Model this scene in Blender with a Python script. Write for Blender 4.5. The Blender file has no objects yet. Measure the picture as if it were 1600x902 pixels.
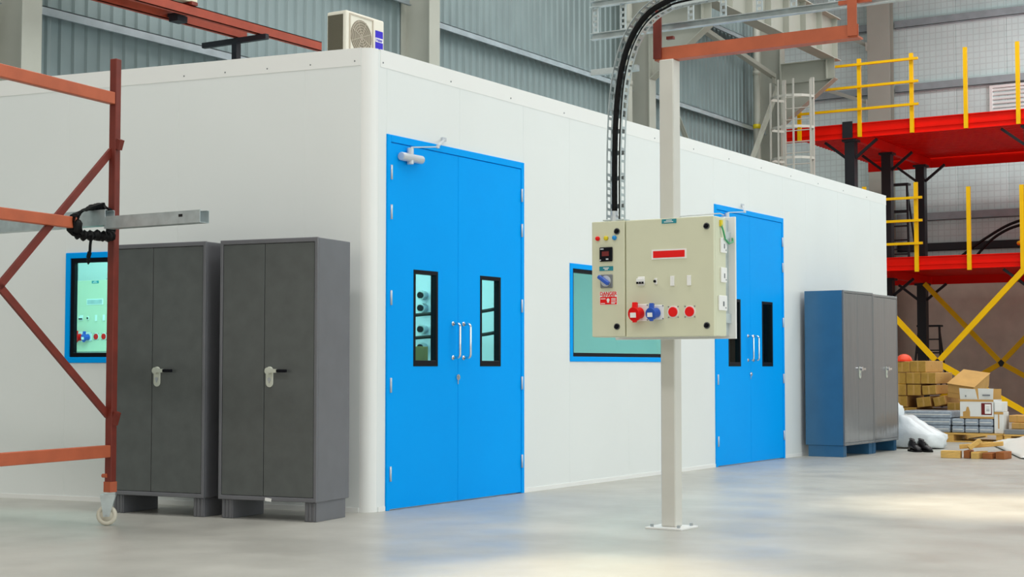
import bpy, math, random
from mathutils import Vector, Matrix
random.seed(7)
C = bpy.context.scene.collection
sc = bpy.context.scene
R = math.radians

# ------------------------------------------------------------------ camera, world, lights, exposure
cam = bpy.data.objects.new('camera', bpy.data.cameras.new('camera'))
C.objects.link(cam)
cam.location = (6.878, -9.018, 1.07)
cam.rotation_euler = (R(90 + 2.91), 0, R(32.06))
cam.data.sensor_width = 36
cam.data.lens = 54.0
cam.data.clip_end = 300
sc.camera = cam

world = bpy.data.worlds.new('World')
sc.world = world
world.use_nodes = True
wn = world.node_tree
bg = wn.nodes['Background']
bg.inputs['Color'].default_value = (1.0, 0.985, 0.93, 1)
bg.inputs['Strength'].default_value = 0.36

def area(name, loc, rot, sx, sy, power, col=(1, 1, 1)):
    l = bpy.data.lights.new(name, 'AREA')
    l.shape = 'RECTANGLE'
    l.size = sx
    l.size_y = sy
    l.energy = power
    l.color = col
    o = bpy.data.objects.new(name, l)
    o.location = loc
    o.rotation_euler = rot
    C.objects.link(o)
    return o

# roof skylight strips (run across the shed) and the open bays on the right-hand side of the shed, then area fills
for i, y in enumerate((-10, -2, 6, 14, 22)):
    area('skylight', (3, y, 12.3), (0, 0, 0), 18, 1.6, 760, (1.0, 0.98, 0.94))
area('bay_daylight', (19, 4, 4.2), (R(90), 0, R(90)), 26, 7, 1290, (0.86, 0.985, 1.0))
area('bay_daylight', (2, -19, 4.6), (R(90), 0, 0), 20, 7, 370, (1.0, 0.98, 0.82))  # added fill light behind the camera for surfaces that face it
area('bay_daylight', (6.5, 27, 9.3), (R(78), 0, R(0)), 12, 3, 1000, (0.9, 0.98, 1.0))  # area light inside the shed, aimed at the end wall; not a bay

def high_bay(loc, power, ang, col):
    l = bpy.data.lights.new('high_bay_lamp', 'SPOT')
    l.energy = power
    l.spot_size = R(ang)
    l.spot_blend = 0.9
    l.shadow_soft_size = 0.25
    l.color = col
    o = bpy.data.objects.new('high_bay_lamp', l)
    o.location = loc
    C.objects.link(o)

high_bay((3.75, 3.0, 11.5), 6500, 15, (1.0, 0.86, 0.62))
high_bay((3.1, -2.2, 11.5), 5500, 13, (1.0, 0.86, 0.62))
# ceiling lamps inside the clean room
area('room_lamp', (-3.2, 1.0, 3.3), (0, 0, 0), 4.0, 1.6, 150, (0.95, 1.0, 0.98))
area('room_lamp', (-3.2, 7.0, 3.3), (0, 0, 0), 4.0, 5.0, 175, (0.95, 1.0, 0.98))

sc.view_settings.view_transform = 'Standard'
sc.view_settings.look = 'None'
sc.view_settings.gamma = 1
sc.view_settings.exposure = 0.0
sc.cycles.use_denoising = True
sc.cycles.max_bounces = 8
sc.cycles.sample_clamp_indirect = 6.0

# ------------------------------------------------------------------ materials
def lin(c):
    return tuple(((v / 255) / 12.92 if v / 255 <= 0.04045 else ((v / 255 + 0.055) / 1.055) ** 2.4) for v in c)

def mat(name, rgb, rough=0.5, metal=0.0, spec=0.5, var=0.0, vscale=6.0, bump=0.0, bscale=40.0, coat=0.0, stretch=None, rvar=0.0):
    m = bpy.data.materials.new(name)
    m.use_nodes = True
    nt = m.node_tree
    b = nt.nodes['Principled BSDF']
    col = (*lin(rgb), 1)
    b.inputs['Base Color'].default_value = col
    b.inputs['Roughness'].default_value = rough
    b.inputs['Metallic'].default_value = metal
    b.inputs['Specular IOR Level'].default_value = spec
    if coat:
        b.inputs['Coat Weight'].default_value = coat
        b.inputs['Coat Roughness'].default_value = 0.15
    vec = None
    if var or bump or rvar:
        tc = nt.nodes.new('ShaderNodeTexCoord')
        mp = nt.nodes.new('ShaderNodeMapping')
        nt.links.new(tc.outputs['Object'], mp.inputs['Vector'])
        if stretch:
            mp.inputs['Scale'].default_value = stretch
        vec = mp.outputs['Vector']
    if var or rvar:
        n = nt.nodes.new('ShaderNodeTexNoise')
        n.inputs['Scale'].default_value = vscale
        n.inputs['Detail'].default_value = 5
        nt.links.new(vec, n.inputs['Vector'])
        if var:
            r = nt.nodes.new('ShaderNodeValToRGB')
            r.color_ramp.elements[0].position = 0.3
            r.color_ramp.elements[1].position = 0.7
            r.color_ramp.elements[0].color = (*[max(0, v * (1 - var)) for v in col[:3]], 1)
            r.color_ramp.elements[1].color = (*[min(1, v * (1 + var)) for v in col[:3]], 1)
            nt.links.new(n.outputs['Fac'], r.inputs['Fac'])
            nt.links.new(r.outputs['Color'], b.inputs['Base Color'])
        if rvar:
            mr = nt.nodes.new('ShaderNodeMapRange')
            mr.inputs['From Min'].default_value = 0.3
            mr.inputs['From Max'].default_value = 0.7
            mr.inputs['To Min'].default_value = rough - rvar
            mr.inputs['To Max'].default_value = rough + rvar
            nt.links.new(n.outputs['Fac'], mr.inputs['Value'])
            nt.links.new(mr.outputs['Result'], b.inputs['Roughness'])
    if bump:
        n2 = nt.nodes.new('ShaderNodeTexNoise')
        n2.inputs['Scale'].default_value = bscale
        n2.inputs['Detail'].default_value = 3
        nt.links.new(vec, n2.inputs['Vector'])
        bp = nt.nodes.new('ShaderNodeBump')
        bp.inputs['Strength'].default_value = bump
        bp.inputs['Distance'].default_value = 0.02
        nt.links.new(n2.outputs['Fac'], bp.inputs['Height'])
        nt.links.new(bp.outputs['Normal'], b.inputs['Normal'])
    return m

M = {}
M['panel'] = mat('panel', (234, 238, 237), 0.35, var=0.012, vscale=1.2)
M['flashing'] = mat('flashing', (240, 241, 239), 0.35)
M['blue'] = mat('blue', (0, 164, 255), 0.42, spec=0.05, var=0.02, vscale=2)
M['black'] = mat('black', (7, 8, 18), 0.4, spec=0.15)
M['rubber'] = mat('rubber', (10, 10, 12), 0.5, spec=0.2)
M['gunmetal'] = mat('gunmetal', (96, 98, 100), 0.3, 0.9)
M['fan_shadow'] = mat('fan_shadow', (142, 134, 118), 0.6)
M['void'] = mat('void', (20, 20, 22), 0.8)
M['chrome'] = mat('chrome', (225, 228, 232), 0.2, 1.0)
M['steel'] = mat('steel', (190, 196, 200), 0.35, 0.9, var=0.06, vscale=20)
M['silver'] = mat('silver', (205, 210, 216), 0.4, 0.3)
M['galv'] = mat('galv', (196, 206, 208), 0.42, 0.55, var=0.12, vscale=14)
M['charcoal'] = mat('charcoal', (86, 90, 89), 0.34, var=0.10, vscale=9, bump=0.05, bscale=260, rvar=0.05)
M['charcoal_edge'] = mat('charcoal_edge', (106, 107, 112), 0.36, var=0.05)  # lighter copy of the charcoal paint; brighter side light is put into the colour
M['slate'] = mat('slate', (52, 104, 142), 0.3, var=0.06, vscale=5)  # grey cupboard paint with the blue door's reflection put into the colour
M['slate_door'] = mat('slate_door', (108, 110, 113), 0.15, var=0.06, vscale=5, bump=0.2, bscale=1.6, stretch=(9, 9, 0.5))
M['lockplate'] = mat('lockplate', (206, 210, 198), 0.35, 0.3)
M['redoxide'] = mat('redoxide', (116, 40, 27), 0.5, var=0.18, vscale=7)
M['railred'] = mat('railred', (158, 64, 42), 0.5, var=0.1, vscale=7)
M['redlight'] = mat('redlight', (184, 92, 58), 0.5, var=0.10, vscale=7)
M['column'] = mat('column', (214, 212, 204), 0.4, var=0.02)
M['beige'] = mat('beige', (216, 217, 190), 0.42, var=0.015)
M['white'] = mat('white', (240, 240, 238), 0.4)
M['red'] = mat('red', (236, 6, 8), 0.35, spec=0.3)
M['darkred'] = mat('darkred', (110, 14, 16), 0.3)
M['yellow'] = mat('yellow', (252, 196, 4), 0.45, spec=0.25, var=0.05)
M['amber'] = mat('amber', (226, 204, 20), 0.35)
M['sockblue'] = mat('sockblue', (38, 88, 190), 0.35)
M['skyblue'] = mat('skyblue', (20, 140, 214), 0.35)
M['teal'] = mat('teal', (22, 138, 152), 0.4)
M['green'] = mat('green', (50, 158, 100), 0.4)
M['grey'] = mat('grey', (120, 124, 128), 0.45)
M['portal'] = mat('portal', (176, 178, 168), 0.5, var=0.04, vscale=2)
M['sheet'] = mat('sheet', (138, 154, 156), 0.4, 0.25, var=0.06, vscale=1.2)
M['galvgirt'] = mat('galvgirt', (168, 178, 184), 0.4, 0.5, var=0.1, vscale=4)
M['mez_red'] = mat('mez_red', (240, 22, 4), 0.45, spec=0.15, var=0.06, vscale=2)
M['mez_black'] = mat('mez_black', (26, 28, 36), 0.45)
M['masonry'] = mat('masonry', (212, 194, 180), 0.9, var=0.08, vscale=2.5, bump=0.1)
M['roof'] = mat('roof', (120, 124, 126), 0.5, 0.3)
M['kraft'] = mat('kraft', (196, 152, 84), 0.75, var=0.08, vscale=6, bump=0.08, bscale=18)
M['kraft_end'] = mat('kraft_end', (170, 132, 52), 0.7, var=0.16, vscale=12, bump=0.15, bscale=16)
M['tape'] = mat('tape', (190, 150, 80), 0.25)
M['carton_white'] = mat('carton_white', (226, 228, 226), 0.6, var=0.03)
M['wrap'] = mat('wrap', (152, 164, 178), 0.22, var=0.16, vscale=16, bump=0.35, bscale=22)
M['bag'] = mat('bag', (232, 238, 242), 0.28, var=0.05, vscale=6, bump=0.45, bscale=9)
M['film'] = mat('film', (240, 240, 234), 0.3, bump=0.5, bscale=7)
M['wood'] = mat('wood', (216, 172, 92), 0.7, var=0.16, vscale=9, stretch=(1, 6, 6), bump=0.1)
M['wood_dark'] = mat('wood_dark', (150, 84, 30), 0.7, var=0.15, vscale=9)
M['leather'] = mat('leather', (24, 22, 28), 0.4, bump=0.1)
M['pink'] = mat('pink', (196, 120, 108), 0.6, bump=0.4, bscale=12)
M['helmet'] = mat('helmet', (236, 74, 34), 0.3)
M['ac'] = mat('ac', (226, 222, 208), 0.45)
M['ac_dark'] = mat('ac_dark', (92, 88, 72), 0.6, bump=0.5, bscale=120)
M['ac_grille'] = mat('ac_grille', (190, 180, 164), 0.5)
M['logo'] = mat('logo', (42, 22, 190), 0.4)
M['caster'] = mat('caster', (214, 208, 192), 0.5)
M['crate'] = mat('crate', (224, 220, 196), 0.6)

def floor_mat():
    m = mat('polished_concrete', (176, 175, 170), 0.3)
    nt = m.node_tree
    b = nt.nodes['Principled BSDF']
    tc = nt.nodes.new('ShaderNodeTexCoord')
    n1 = nt.nodes.new('ShaderNodeTexNoise'); n1.inputs['Scale'].default_value = 0.9; n1.inputs['Detail'].default_value = 8; n1.inputs['Roughness'].default_value = 0.62
    nt.links.new(tc.outputs['Object'], n1.inputs['Vector'])
    r = nt.nodes.new('ShaderNodeValToRGB')
    r.color_ramp.elements[0].position = 0.32; r.color_ramp.elements[1].position = 0.7
    r.color_ramp.elements[0].color = (*lin((166, 165, 158)), 1)
    r.color_ramp.elements[1].color = (*lin((190, 189, 181)), 1)
    nt.links.new(n1.outputs['Fac'], r.inputs['Fac'])
    nt.links.new(r.outputs['Color'], b.inputs['Base Color'])
    n2 = nt.nodes.new('ShaderNodeTexNoise'); n2.inputs['Scale'].default_value = 2.2; n2.inputs['Detail'].default_value = 6
    nt.links.new(tc.outputs['Object'], n2.inputs['Vector'])
    mr = nt.nodes.new('ShaderNodeMapRange')
    mr.inputs['From Min'].default_value = 0.3; mr.inputs['From Max'].default_value = 0.7
    mr.inputs['To Min'].default_value = 0.30; mr.inputs['To Max'].default_value = 0.46
    nt.links.new(n2.outputs['Fac'], mr.inputs['Value'])
    nt.links.new(mr.outputs['Result'], b.inputs['Roughness'])
    n3 = nt.nodes.new('ShaderNodeTexNoise'); n3.inputs['Scale'].default_value = 3.0; n3.inputs['Detail'].default_value = 3
    nt.links.new(tc.outputs['Object'], n3.inputs['Vector'])
    bp = nt.nodes.new('ShaderNodeBump'); bp.inputs['Strength'].default_value = 0.06; bp.inputs['Distance'].default_value = 0.02
    nt.links.new(n3.outputs['Fac'], bp.inputs['Height'])
    nt.links.new(bp.outputs['Normal'], b.inputs['Normal'])
    return m
M['floor'] = floor_mat()

def glass_mat(name, tint, refl):
    m = bpy.data.materials.new(name)
    m.use_nodes = True
    nt = m.node_tree
    nt.nodes.remove(nt.nodes['Principled BSDF'])
    out = nt.nodes['Material Output']
    t = nt.nodes.new('ShaderNodeBsdfTransparent'); t.inputs['Color'].default_value = (*tint, 1)
    g = nt.nodes.new('ShaderNodeBsdfGlossy'); g.inputs['Roughness'].default_value = 0.02; g.inputs['Color'].default_value = (0.9, 1, 1, 1)
    mx = nt.nodes.new('ShaderNodeMixShader')
    lw = nt.nodes.new('ShaderNodeLayerWeight'); lw.inputs['Blend'].default_value = refl
    nt.links.new(lw.outputs['Fresnel'], mx.inputs['Fac'])
    nt.links.new(t.outputs['BSDF'], mx.inputs[1]); nt.links.new(g.outputs['BSDF'], mx.inputs[2])
    nt.links.new(mx.outputs['Shader'], out.inputs['Surface'])
    return m
M['glass'] = glass_mat('aqua_glass', (0.62, 0.95, 0.92), 0.10)

def foil_mat():
    m = mat('foil', (222, 240, 240), 0.45, 0.25, var=0.12, vscale=0.7, bump=0.25, bscale=3)
    nt = m.node_tree
    b = nt.nodes['Principled BSDF']
    src = b.inputs['Base Color'].links[0].from_socket
    tc = nt.nodes.new('ShaderNodeTexCoord')
    w = []
    for ax in ('X', 'Z'):
        wv = nt.nodes.new('ShaderNodeTexWave'); wv.bands_direction = ax; wv.inputs['Scale'].default_value = 1.9
        nt.links.new(tc.outputs['Object'], wv.inputs['Vector'])
        lt = nt.nodes.new('ShaderNodeMath'); lt.operation = 'LESS_THAN'; lt.inputs[1].default_value = 0.07
        nt.links.new(wv.outputs['Fac'], lt.inputs[0]); w.append(lt)
    mx = nt.nodes.new('ShaderNodeMath'); mx.operation = 'MAXIMUM'
    nt.links.new(w[0].outputs[0], mx.inputs[0]); nt.links.new(w[1].outputs[0], mx.inputs[1])
    mul = nt.nodes.new('ShaderNodeMath'); mul.operation = 'MULTIPLY'; mul.inputs[1].default_value = 0.16
    nt.links.new(mx.outputs[0], mul.inputs[0])
    mc = nt.nodes.new('ShaderNodeMixRGB'); mc.inputs[2].default_value = (*lin((110, 114, 118)), 1)
    nt.links.new(mul.outputs[0], mc.inputs[0]); nt.links.new(src, mc.inputs[1])
    nt.links.new(mc.outputs[0], b.inputs['Base Color'])
    return m
M['foil'] = foil_mat()

# ------------------------------------------------------------------ mesh helpers
OFF = {}

def tag(o, label=None, cat=None, group=None, kind=None):
    if label: o['label'] = label
    if cat: o['category'] = cat
    if group: o['group'] = group
    if kind: o['kind'] = kind
    return o

def root(name, loc, label=None, cat=None, group=None, kind=None, rz=0.0, local=False):
    """an Empty at the base of a thing; local=False: its parts are given in world coordinates"""
    o = bpy.data.objects.new(name, None)
    o.empty_display_size = 0.1
    C.objects.link(o)
    o.location = loc
    o.rotation_euler = (0, 0, rz)
    OFF[o.name] = Vector((0, 0, 0)) if local else Vector(loc)
    return tag(o, label, cat, group, kind)

class MB:
    def __init__(s):
        s.v = []; s.f = []
    def add(s, vs, fs):
        n = len(s.v)
        s.v += [Vector(v) for v in vs]
        s.f += [tuple(i + n for i in f) for f in fs]
        return s
    def box(s, lo, hi):
        (a, b, c), (d, e, f) = lo, hi
        return s.add([(a, b, c), (d, b, c), (d, e, c), (a, e, c), (a, b, f), (d, b, f), (d, e, f), (a, e, f)],
                     [(0, 3, 2, 1), (4, 5, 6, 7), (0, 1, 5, 4), (1, 2, 6, 5), (2, 3, 7, 6), (3, 0, 4, 7)])
    def obox(s, c, size, rot=(0, 0, 0)):
        m = Matrix.Translation(c) @ (Matrix.Rotation(rot[2], 4, 'Z') @ Matrix.Rotation(rot[1], 4, 'Y') @ Matrix.Rotation(rot[0], 4, 'X'))
        x, y, z = (v / 2 for v in size)
        vs = [m @ Vector(p) for p in ((-x, -y, -z), (x, -y, -z), (x, y, -z), (-x, y, -z), (-x, -y, z), (x, -y, z), (x, y, z), (-x, y, z))]
        return s.add(vs, [(0, 3, 2, 1), (4, 5, 6, 7), (0, 1, 5, 4), (1, 2, 6, 5), (2, 3, 7, 6), (3, 0, 4, 7)])
    def bar(s, p, q, w, h, up=(0, 0, 1)):
        p, q = Vector(p), Vector(q)
        d = (q - p).normalized()
        u = Vector(up)
        if abs(d.dot(u)) > 0.98: u = Vector((0, 1, 0))
        side = d.cross(u).normalized(); u = side.cross(d).normalized()
        vs = []
        for e in (p, q):
            for a, b in ((-1, -1), (1, -1), (1, 1), (-1, 1)):
                vs.append(e + side * a * w / 2 + u * b * h / 2)
        return s.add(vs, [(3, 2, 1, 0), (4, 5, 6, 7), (0, 1, 5, 4), (1, 2, 6, 5), (2, 3, 7, 6), (3, 0, 4, 7)])
    def tube(s, pts, r, n=10, closed=False):
        pts = [Vector(p) for p in pts]
        rs = r if isinstance(r, (list, tuple)) else [r] * len(pts)
        m = len(pts)
        t0 = (pts[1] - pts[0]).normalized()
        ref = Vector((0, 0, 1)) if abs(t0.z) < 0.9 else Vector((1, 0, 0))
        u = t0.cross(ref).normalized()
        rings = []
        for i, p in enumerate(pts):
            a = pts[i - 1] if i > 0 else (pts[-1] if closed else pts[0])
            b = pts[(i + 1) % m] if (i < m - 1 or closed) else pts[i]
            t = (b - a).normalized()
            u = (u - t * u.dot(t)).normalized()
            w = t.cross(u)
            rings.append([p + (u * math.cos(2 * math.pi * k / n) + w * math.sin(2 * math.pi * k / n)) * rs[i] for k in range(n)])
        vs = [v for ring in rings for v in ring]
        fs = []
        for i in range(m if closed else m - 1):
            j = (i + 1) % m
            for k in range(n):
                fs.append((i * n + k, i * n + (k + 1) % n, j * n + (k + 1) % n, j * n + k))
        if not closed:
            fs.append(tuple(reversed(range(n)))); fs.append(tuple((m - 1) * n + k for k in range(n)))
        return s.add(vs, fs)
    def cyl(s, p, q, r, n=16):
        return s.tube([p, q], r, n)
    def prism(s, poly, ext):
        poly = [Vector(p) for p in poly]; e = Vector(ext); n = len(poly)
        vs = poly + [p + e for p in poly]
        return s.add(vs, [tuple(reversed(range(n))), tuple(range(n, 2 * n))] + [(i, (i + 1) % n, n + (i + 1) % n, n + i) for i in range(n)])
    def ring(s, axis, o, i, d0, d1):
        """rectangular frame: o=(a0,a1,b0,b1) outer, i=inner, extruded from d0 to d1 along axis"""
        def P(a, b, d): return (d, a, b) if axis == 'x' else (a, d, b)
        vs = []
        for d in (d0, d1):
            for (a0, a1, b0, b1) in (o, i):
                vs += [P(a0, b0, d), P(a1, b0, d), P(a1, b1, d), P(a0, b1, d)]
        fs = []
        for k in range(4):
            j = (k + 1) % 4
            fs += [(k, j, 4 + j, 4 + k), (8 + k, 12 + k, 12 + j, 8 + j), (k, 8 + k, 8 + j, j), (4 + k, 4 + j, 12 + j, 12 + k)]
        return s.add(vs, fs)
    def ball(s, c, r, nu=16, nv=10, fn=None):
        c = Vector(c); r = r if isinstance(r, (list, tuple)) else (r, r, r)
        vs = [(0, 0, 1)]
        for j in range(1, nv):
            th = math.pi * j / nv
            for k in range(nu):
                ph = 2 * math.pi * k / nu
                vs.append((math.sin(th) * math.cos(ph), math.sin(th) * math.sin(ph), math.cos(th)))
        vs.append((0, 0, -1))
        out = []
        for v in vs:
            v = Vector(v)
            if fn: v = fn(v)
            out.append(c + Vector((v.x * r[0], v.y * r[1], v.z * r[2])))
        fs = [(0, 1 + k, 1 + (k + 1) % nu) for k in range(nu)]
        for j in range(nv - 2):
            for k in range(nu):
                a = 1 + j * nu + k; b = 1 + j * nu + (k + 1) % nu
                fs.append((a, a + nu, b + nu, b))
        L = len(vs) - 1; o = 1 + (nv - 2) * nu
        fs += [(o + k, L, o + (k + 1) % nu) for k in range(nu)]
        return s.add(out, fs)
    def build(s, name, m, parent=None, bev=0.0, smooth=False, seg=1):
        off = OFF.get(parent.name, Vector((0, 0, 0))) if parent else Vector((0, 0, 0))
        me = bpy.data.meshes.new(name)
        me.from_pydata([tuple(v - off) for v in s.v], [], s.f)
        me.validate(); me.update()
        import bmesh as _b
        bm = _b.new(); bm.from_mesh(me); _b.ops.recalc_face_normals(bm, faces=bm.faces); bm.to_mesh(me); bm.free()
        if smooth:
            for p in me.polygons: p.use_smooth = True
        me.materials.append(M[m])
        o = bpy.data.objects.new(name, me)
        C.objects.link(o)
        if parent:
            o.parent = parent
            OFF[o.name] = off
        if bev:
            b = o.modifiers.new('bevel', 'BEVEL'); b.width = bev; b.segments = seg; b.limit_method = 'ANGLE'
        return o

def arc(c, r, a0, a1, n, plane='xz', k=0.0):
    out = []
    for i in range(n + 1):
        a = R(a0 + (a1 - a0) * i / n)
        p = (c[0] + r * math.cos(a), c[1] + r * math.sin(a))
        out.append((p[0], k, p[1]) if plane == 'xz' else ((k, p[0], p[1]) if plane == 'yz' else (p[0], p[1], k)))
    return out

def copy_tree(o, parent=None):
    c = o.copy(); C.objects.link(c)
    if parent: c.parent = parent
    for ch in list(o.children): copy_tree(ch, c)
    return c

def text(name, s, size, m, loc, rot, parent, sx=1.0, depth=0.0006):
    cu = bpy.data.curves.new(name, 'FONT')
    cu.body = s; cu.size = size; cu.align_x = 'CENTER'; cu.align_y = 'CENTER'; cu.extrude = depth; cu.offset = size * 0.02
    t = bpy.data.objects.new('lettering_curve', cu)
    C.objects.link(t)
    me = bpy.data.meshes.new_from_object(t.evaluated_get(bpy.context.evaluated_depsgraph_get()))
    bpy.data.objects.remove(t)
    bpy.data.curves.remove(cu)
    me.materials.clear(); me.materials.append(M[m])
    o = bpy.data.objects.new(name, me)
    C.objects.link(o)
    o.parent = parent
    o.location = Vector(loc) - OFF.get(parent.name, Vector((0, 0, 0)))
    o.rotation_euler = rot
    o.scale = (sx, 1, 1)
    OFF[o.name] = OFF.get(parent.name)
    return o

# ------------------------------------------------------------------ floor and shed shell
tag(MB().box((-14, -26, -0.2), (24, 40, 0)).build('floor', 'floor'), 'grey polished concrete floor of the shed', 'floor', kind='structure')

XS = -6.92           # inner face of the corrugated side wall
def corrugated(length, z0, z1, pitch=0.2, d=0.028):
    """one ribbed steel sheet in the yz plane, ribs standing towards +x"""
    prof = []
    y = 0.0
    while y < length - 1e-6:
        prof += [(0, y), (0, y + pitch * 0.55), (d, y + pitch * 0.66), (d, y + pitch * 0.88)]
        y += pitch
    prof.append((0, length))
    vs, fs = [], []
    for (x, yy) in prof:
        vs += [(x, yy, z0), (x, yy, z1)]
    for i in range(len(prof) - 1):
        fs.append((2 * i, 2 * i + 2, 2 * i + 3, 2 * i + 1))
    return vs, fs
ws = root('wall_side', (XS, -10, 0), 'grey corrugated steel side wall behind the white room', 'wall', kind='structure')
vs, fs = corrugated(1.0, 0, 13.0)
first = None
for i in range(34):
    if first is None:
        mb = MB(); mb.add([Vector(v) + Vector((XS, -10, 0)) for v in vs], fs)
        first = mb.build('sheet', 'sheet', ws)
    else:
        o = first.copy(); C.objects.link(o); o.parent = ws
        o.location = (0.002 * (i % 2), i * 1.0, 0)
def zgirt(y0, y1, z, x0=XS + 0.032, h=0.1):
    g = MB()
    g.box((x0, y0, z), (x0 + 0.18, y1, z + 0.01))
    g.box((x0 + 0.17, y0, z - h), (x0 + 0.18, y1, z + 0.01))
    g.box((x0 + 0.17, y0, z - h), (x0 + 0.22, y1, z - h + 0.01))
    g.build('girt', 'galvgirt', ws)
PYS = (2.24, 9.88, 17.16, 23.72)
for a, b, zs in ((-9, 2.1, (5.13, 6.65, 8.4)), (2.38, 9.74, (5.13, 6.65, 8.4)), (10.02, 17.02, (4.9, 6.45, 8.4)), (17.3, 23.58, (4.9, 6.45, 8.4))):
    for z in zs: zgirt(a, b, z)

YE = 32.6
we = root('wall_end', (-6.9, YE, 0), 'foil-lined end wall above brown masonry', 'wall', kind='structure')
MB().box((-10.35, YE, 0), (14, YE + 0.25, 3.35)).build('masonry_base', 'masonry', we)
sh = None
for i in range(18):
    x = -10.35 + 1.36 * i
    if sh is None:
        sh = MB().box((x + 0.004, YE + 0.05, 3.35), (x + 1.356, YE + 0.1, 13.0)).build('foil_sheet', 'foil', we)
    else:
        o = sh.copy(); C.objects.link(o); o.parent = we; o.location = (1.36 * i, 0.0, 0)
for z in (4.42, 5.25, 8.85, 10.65):
    m_ = 'mez_black' if z == 4.42 else 'galvgirt'
    for x0, x1 in ((-9.6, -7.25), (-6.55, 3.0), (3.0, 14)):
        MB().box((x0, YE - 0.16, z - 0.2), (x1, YE + 0.05, z - 0.186)).box((x0, YE - 0.16, z - 0.2), (x1, YE - 0.15, z)).box((x0, YE - 0.16, z), (x1, YE - 0.1, z + 0.012)).build('girt', m_, we)
# louvred opening in the end wall
lv = root('window_2', (-3.2, YE, 7.9), 'bright louvred window high in the foil end wall', 'window', kind='structure')
MB().ring('y', (-4.0, -2.2, 7.9, 8.62), (-3.93, -2.27, 7.97, 8.55), YE - 0.06, YE + 0.04).build('frame', 'white', lv)
for k in range(5):
    MB().obox((-3.1, YE + 0.0, 8.04 + 0.115 * k), (1.66, 0.02, 0.075), (R(-35), 0, 0)).build('slat', 'white', lv)
# roof with skylight strips
rf = root('roof', (3, 10, 12.5), 'sheet roof high over the shed with skylight strips', 'roof', kind='structure')
ys = [-18, -10.9, -9.1, -2.9, -1.1, 5.1, 6.9, 13.1, 14.9, 21.1, 22.9, 33]
for i in range(0, len(ys), 2):
    MB().box((-10.6, ys[i], 12.6), (20, ys[i + 1], 12.7)).build('roof_sheet', 'roof', rf)

# portal columns of the shed's side wall, with corbel brackets for the crane girder
def portal(y, label, corbel=True, x1=-6.34):
    r = root('steel_column', (XS + 0.3, y, 0), label, 'column', 'portal columns along the corrugated wall')
    x0 = XS + 0.04
    MB().box((x1 - 0.016, y - 0.136, 0), (x1, y + 0.136, 12.3)).build('flange', 'portal', r)
    MB().box((x0, y - 0.136, 0), (x0 + 0.016, y + 0.136, 12.3)).build('flange', 'portal', r)
    MB().box((x0 + 0.016, y - 0.007, 0), (x1 - 0.016, y + 0.007, 12.3)).build('web', 'portal', r)
    if corbel:
        c = MB().prism([(x1, y - 0.007, 6.57), (x1 + 0.04, y - 0.007, 6.57), (-5.1, y - 0.007, 7.51), (-5.1, y - 0.007, 7.94), (x1, y - 0.007, 7.94)], (0, 0.014, 0)).build('corbel', 'portal', r)
        MB().bar((x1, y, 6.57), (-5.07, y, 7.52), 0.24, 0.016).build('corbel_flange', 'portal', c)
        MB().box((x1, y - 0.12, 7.94), (-5.02, y + 0.12, 7.956)).build('corbel_flange', 'portal', c)
        MB().box((x1, y - 0.08, 7.49), (-5.12, y + 0.08, 7.505)).build('stiffener', 'portal', c)
        MB().box((-5.27, y - 0.12, 7.505), (-5.07, y + 0.12, 7.52)).box((-5.27, y - 0.11, 7.52), (-5.255, y + 0.11, 7.94)).build('stiffener', 'portal', c)
    return r
portal(PYS[0], 'pale steel column at the edge above the red scaffold', corbel=False)
portal(PYS[1], 'pale steel column beside the air conditioner', corbel=False)
portal(PYS[2], 'steel column with bracket behind the curved cable tray')
portal(PYS[3], 'steel corner column with bracket beside the caged ladder')
# knee braces and rain pipes between the last two columns
def brace(name, p, q, w, label, cat):
    r = root(name, p, label, cat)
    MB().bar(p, q, w, 0.01).bar(Vector(p) + Vector((0, 0, w * 0.5)), Vector(q) + Vector((0, 0, w * 0.5)), 0.01, w).build('angle_bar', 'portal', r)
    for e in (p, q):
        MB().obox(e, (0.016, 0.24, 0.24), (0, 0, 0)).build('gusset_plate', 'portal', r)
brace('diagonal_brace', (-6.38, 17.6, 8.15), (-6.38, 23.3, 7.58), 0.13, 'long sloping brace above the red cantilever arm', 'brace')
brace('diagonal_brace', (-6.38, 21.7, 5.2), (-6.38, 23.45, 7.3), 0.13, 'steep short brace rising to the corner column', 'brace')
brace('diagonal_brace', (-6.38, 17.4, 6.93), (-6.38, 19.25, 5.1), 0.11, 'short falling brace beside the white steel post', 'brace')
for (y, lab) in ((22.75, 'pale rain pipe next to the corner column'), (16.6, 'pale rain pipe behind the curved cable tray')):
    r = root('rain_pipe', (-6.57, y, 0), lab, 'pipe')
    MB().cyl((-6.57, y, 0), (-6.57, y, 12.2), 0.08, 14).build('pipe', 'portal', r, smooth=True)
    for z in (6.37, 7.57):
        MB().cyl((-6.57, y, z), (-6.57, y, z + 0.1), 0.088, 14).build('pipe_collar', 'amber' if z < 7 and y > 20 else 'portal', r, smooth=True)
# crane girder on the brackets
cg = root('crane_girder', (-5.22, 20, 7.96), 'pale steel crane girder resting on two column brackets', 'girder')
MB().box((-5.23, 15.9, 7.98), (-5.216, 24.04, 8.9)).build('web', 'portal', cg)
MB().box((-5.38, 15.9, 7.96), (-5.06, 24.04, 7.98)).build('flange', 'portal', cg)
MB().box((-5.38, 15.9, 8.9), (-5.06, 24.04, 8.92)).build('flange', 'portal', cg)
for k in range(9):
    y = 16.2 + k * 0.96
    MB().box((-5.216, y, 7.98), (-5.09, y + 0.012, 8.9)).build('stiffener', 'portal', cg)
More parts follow.
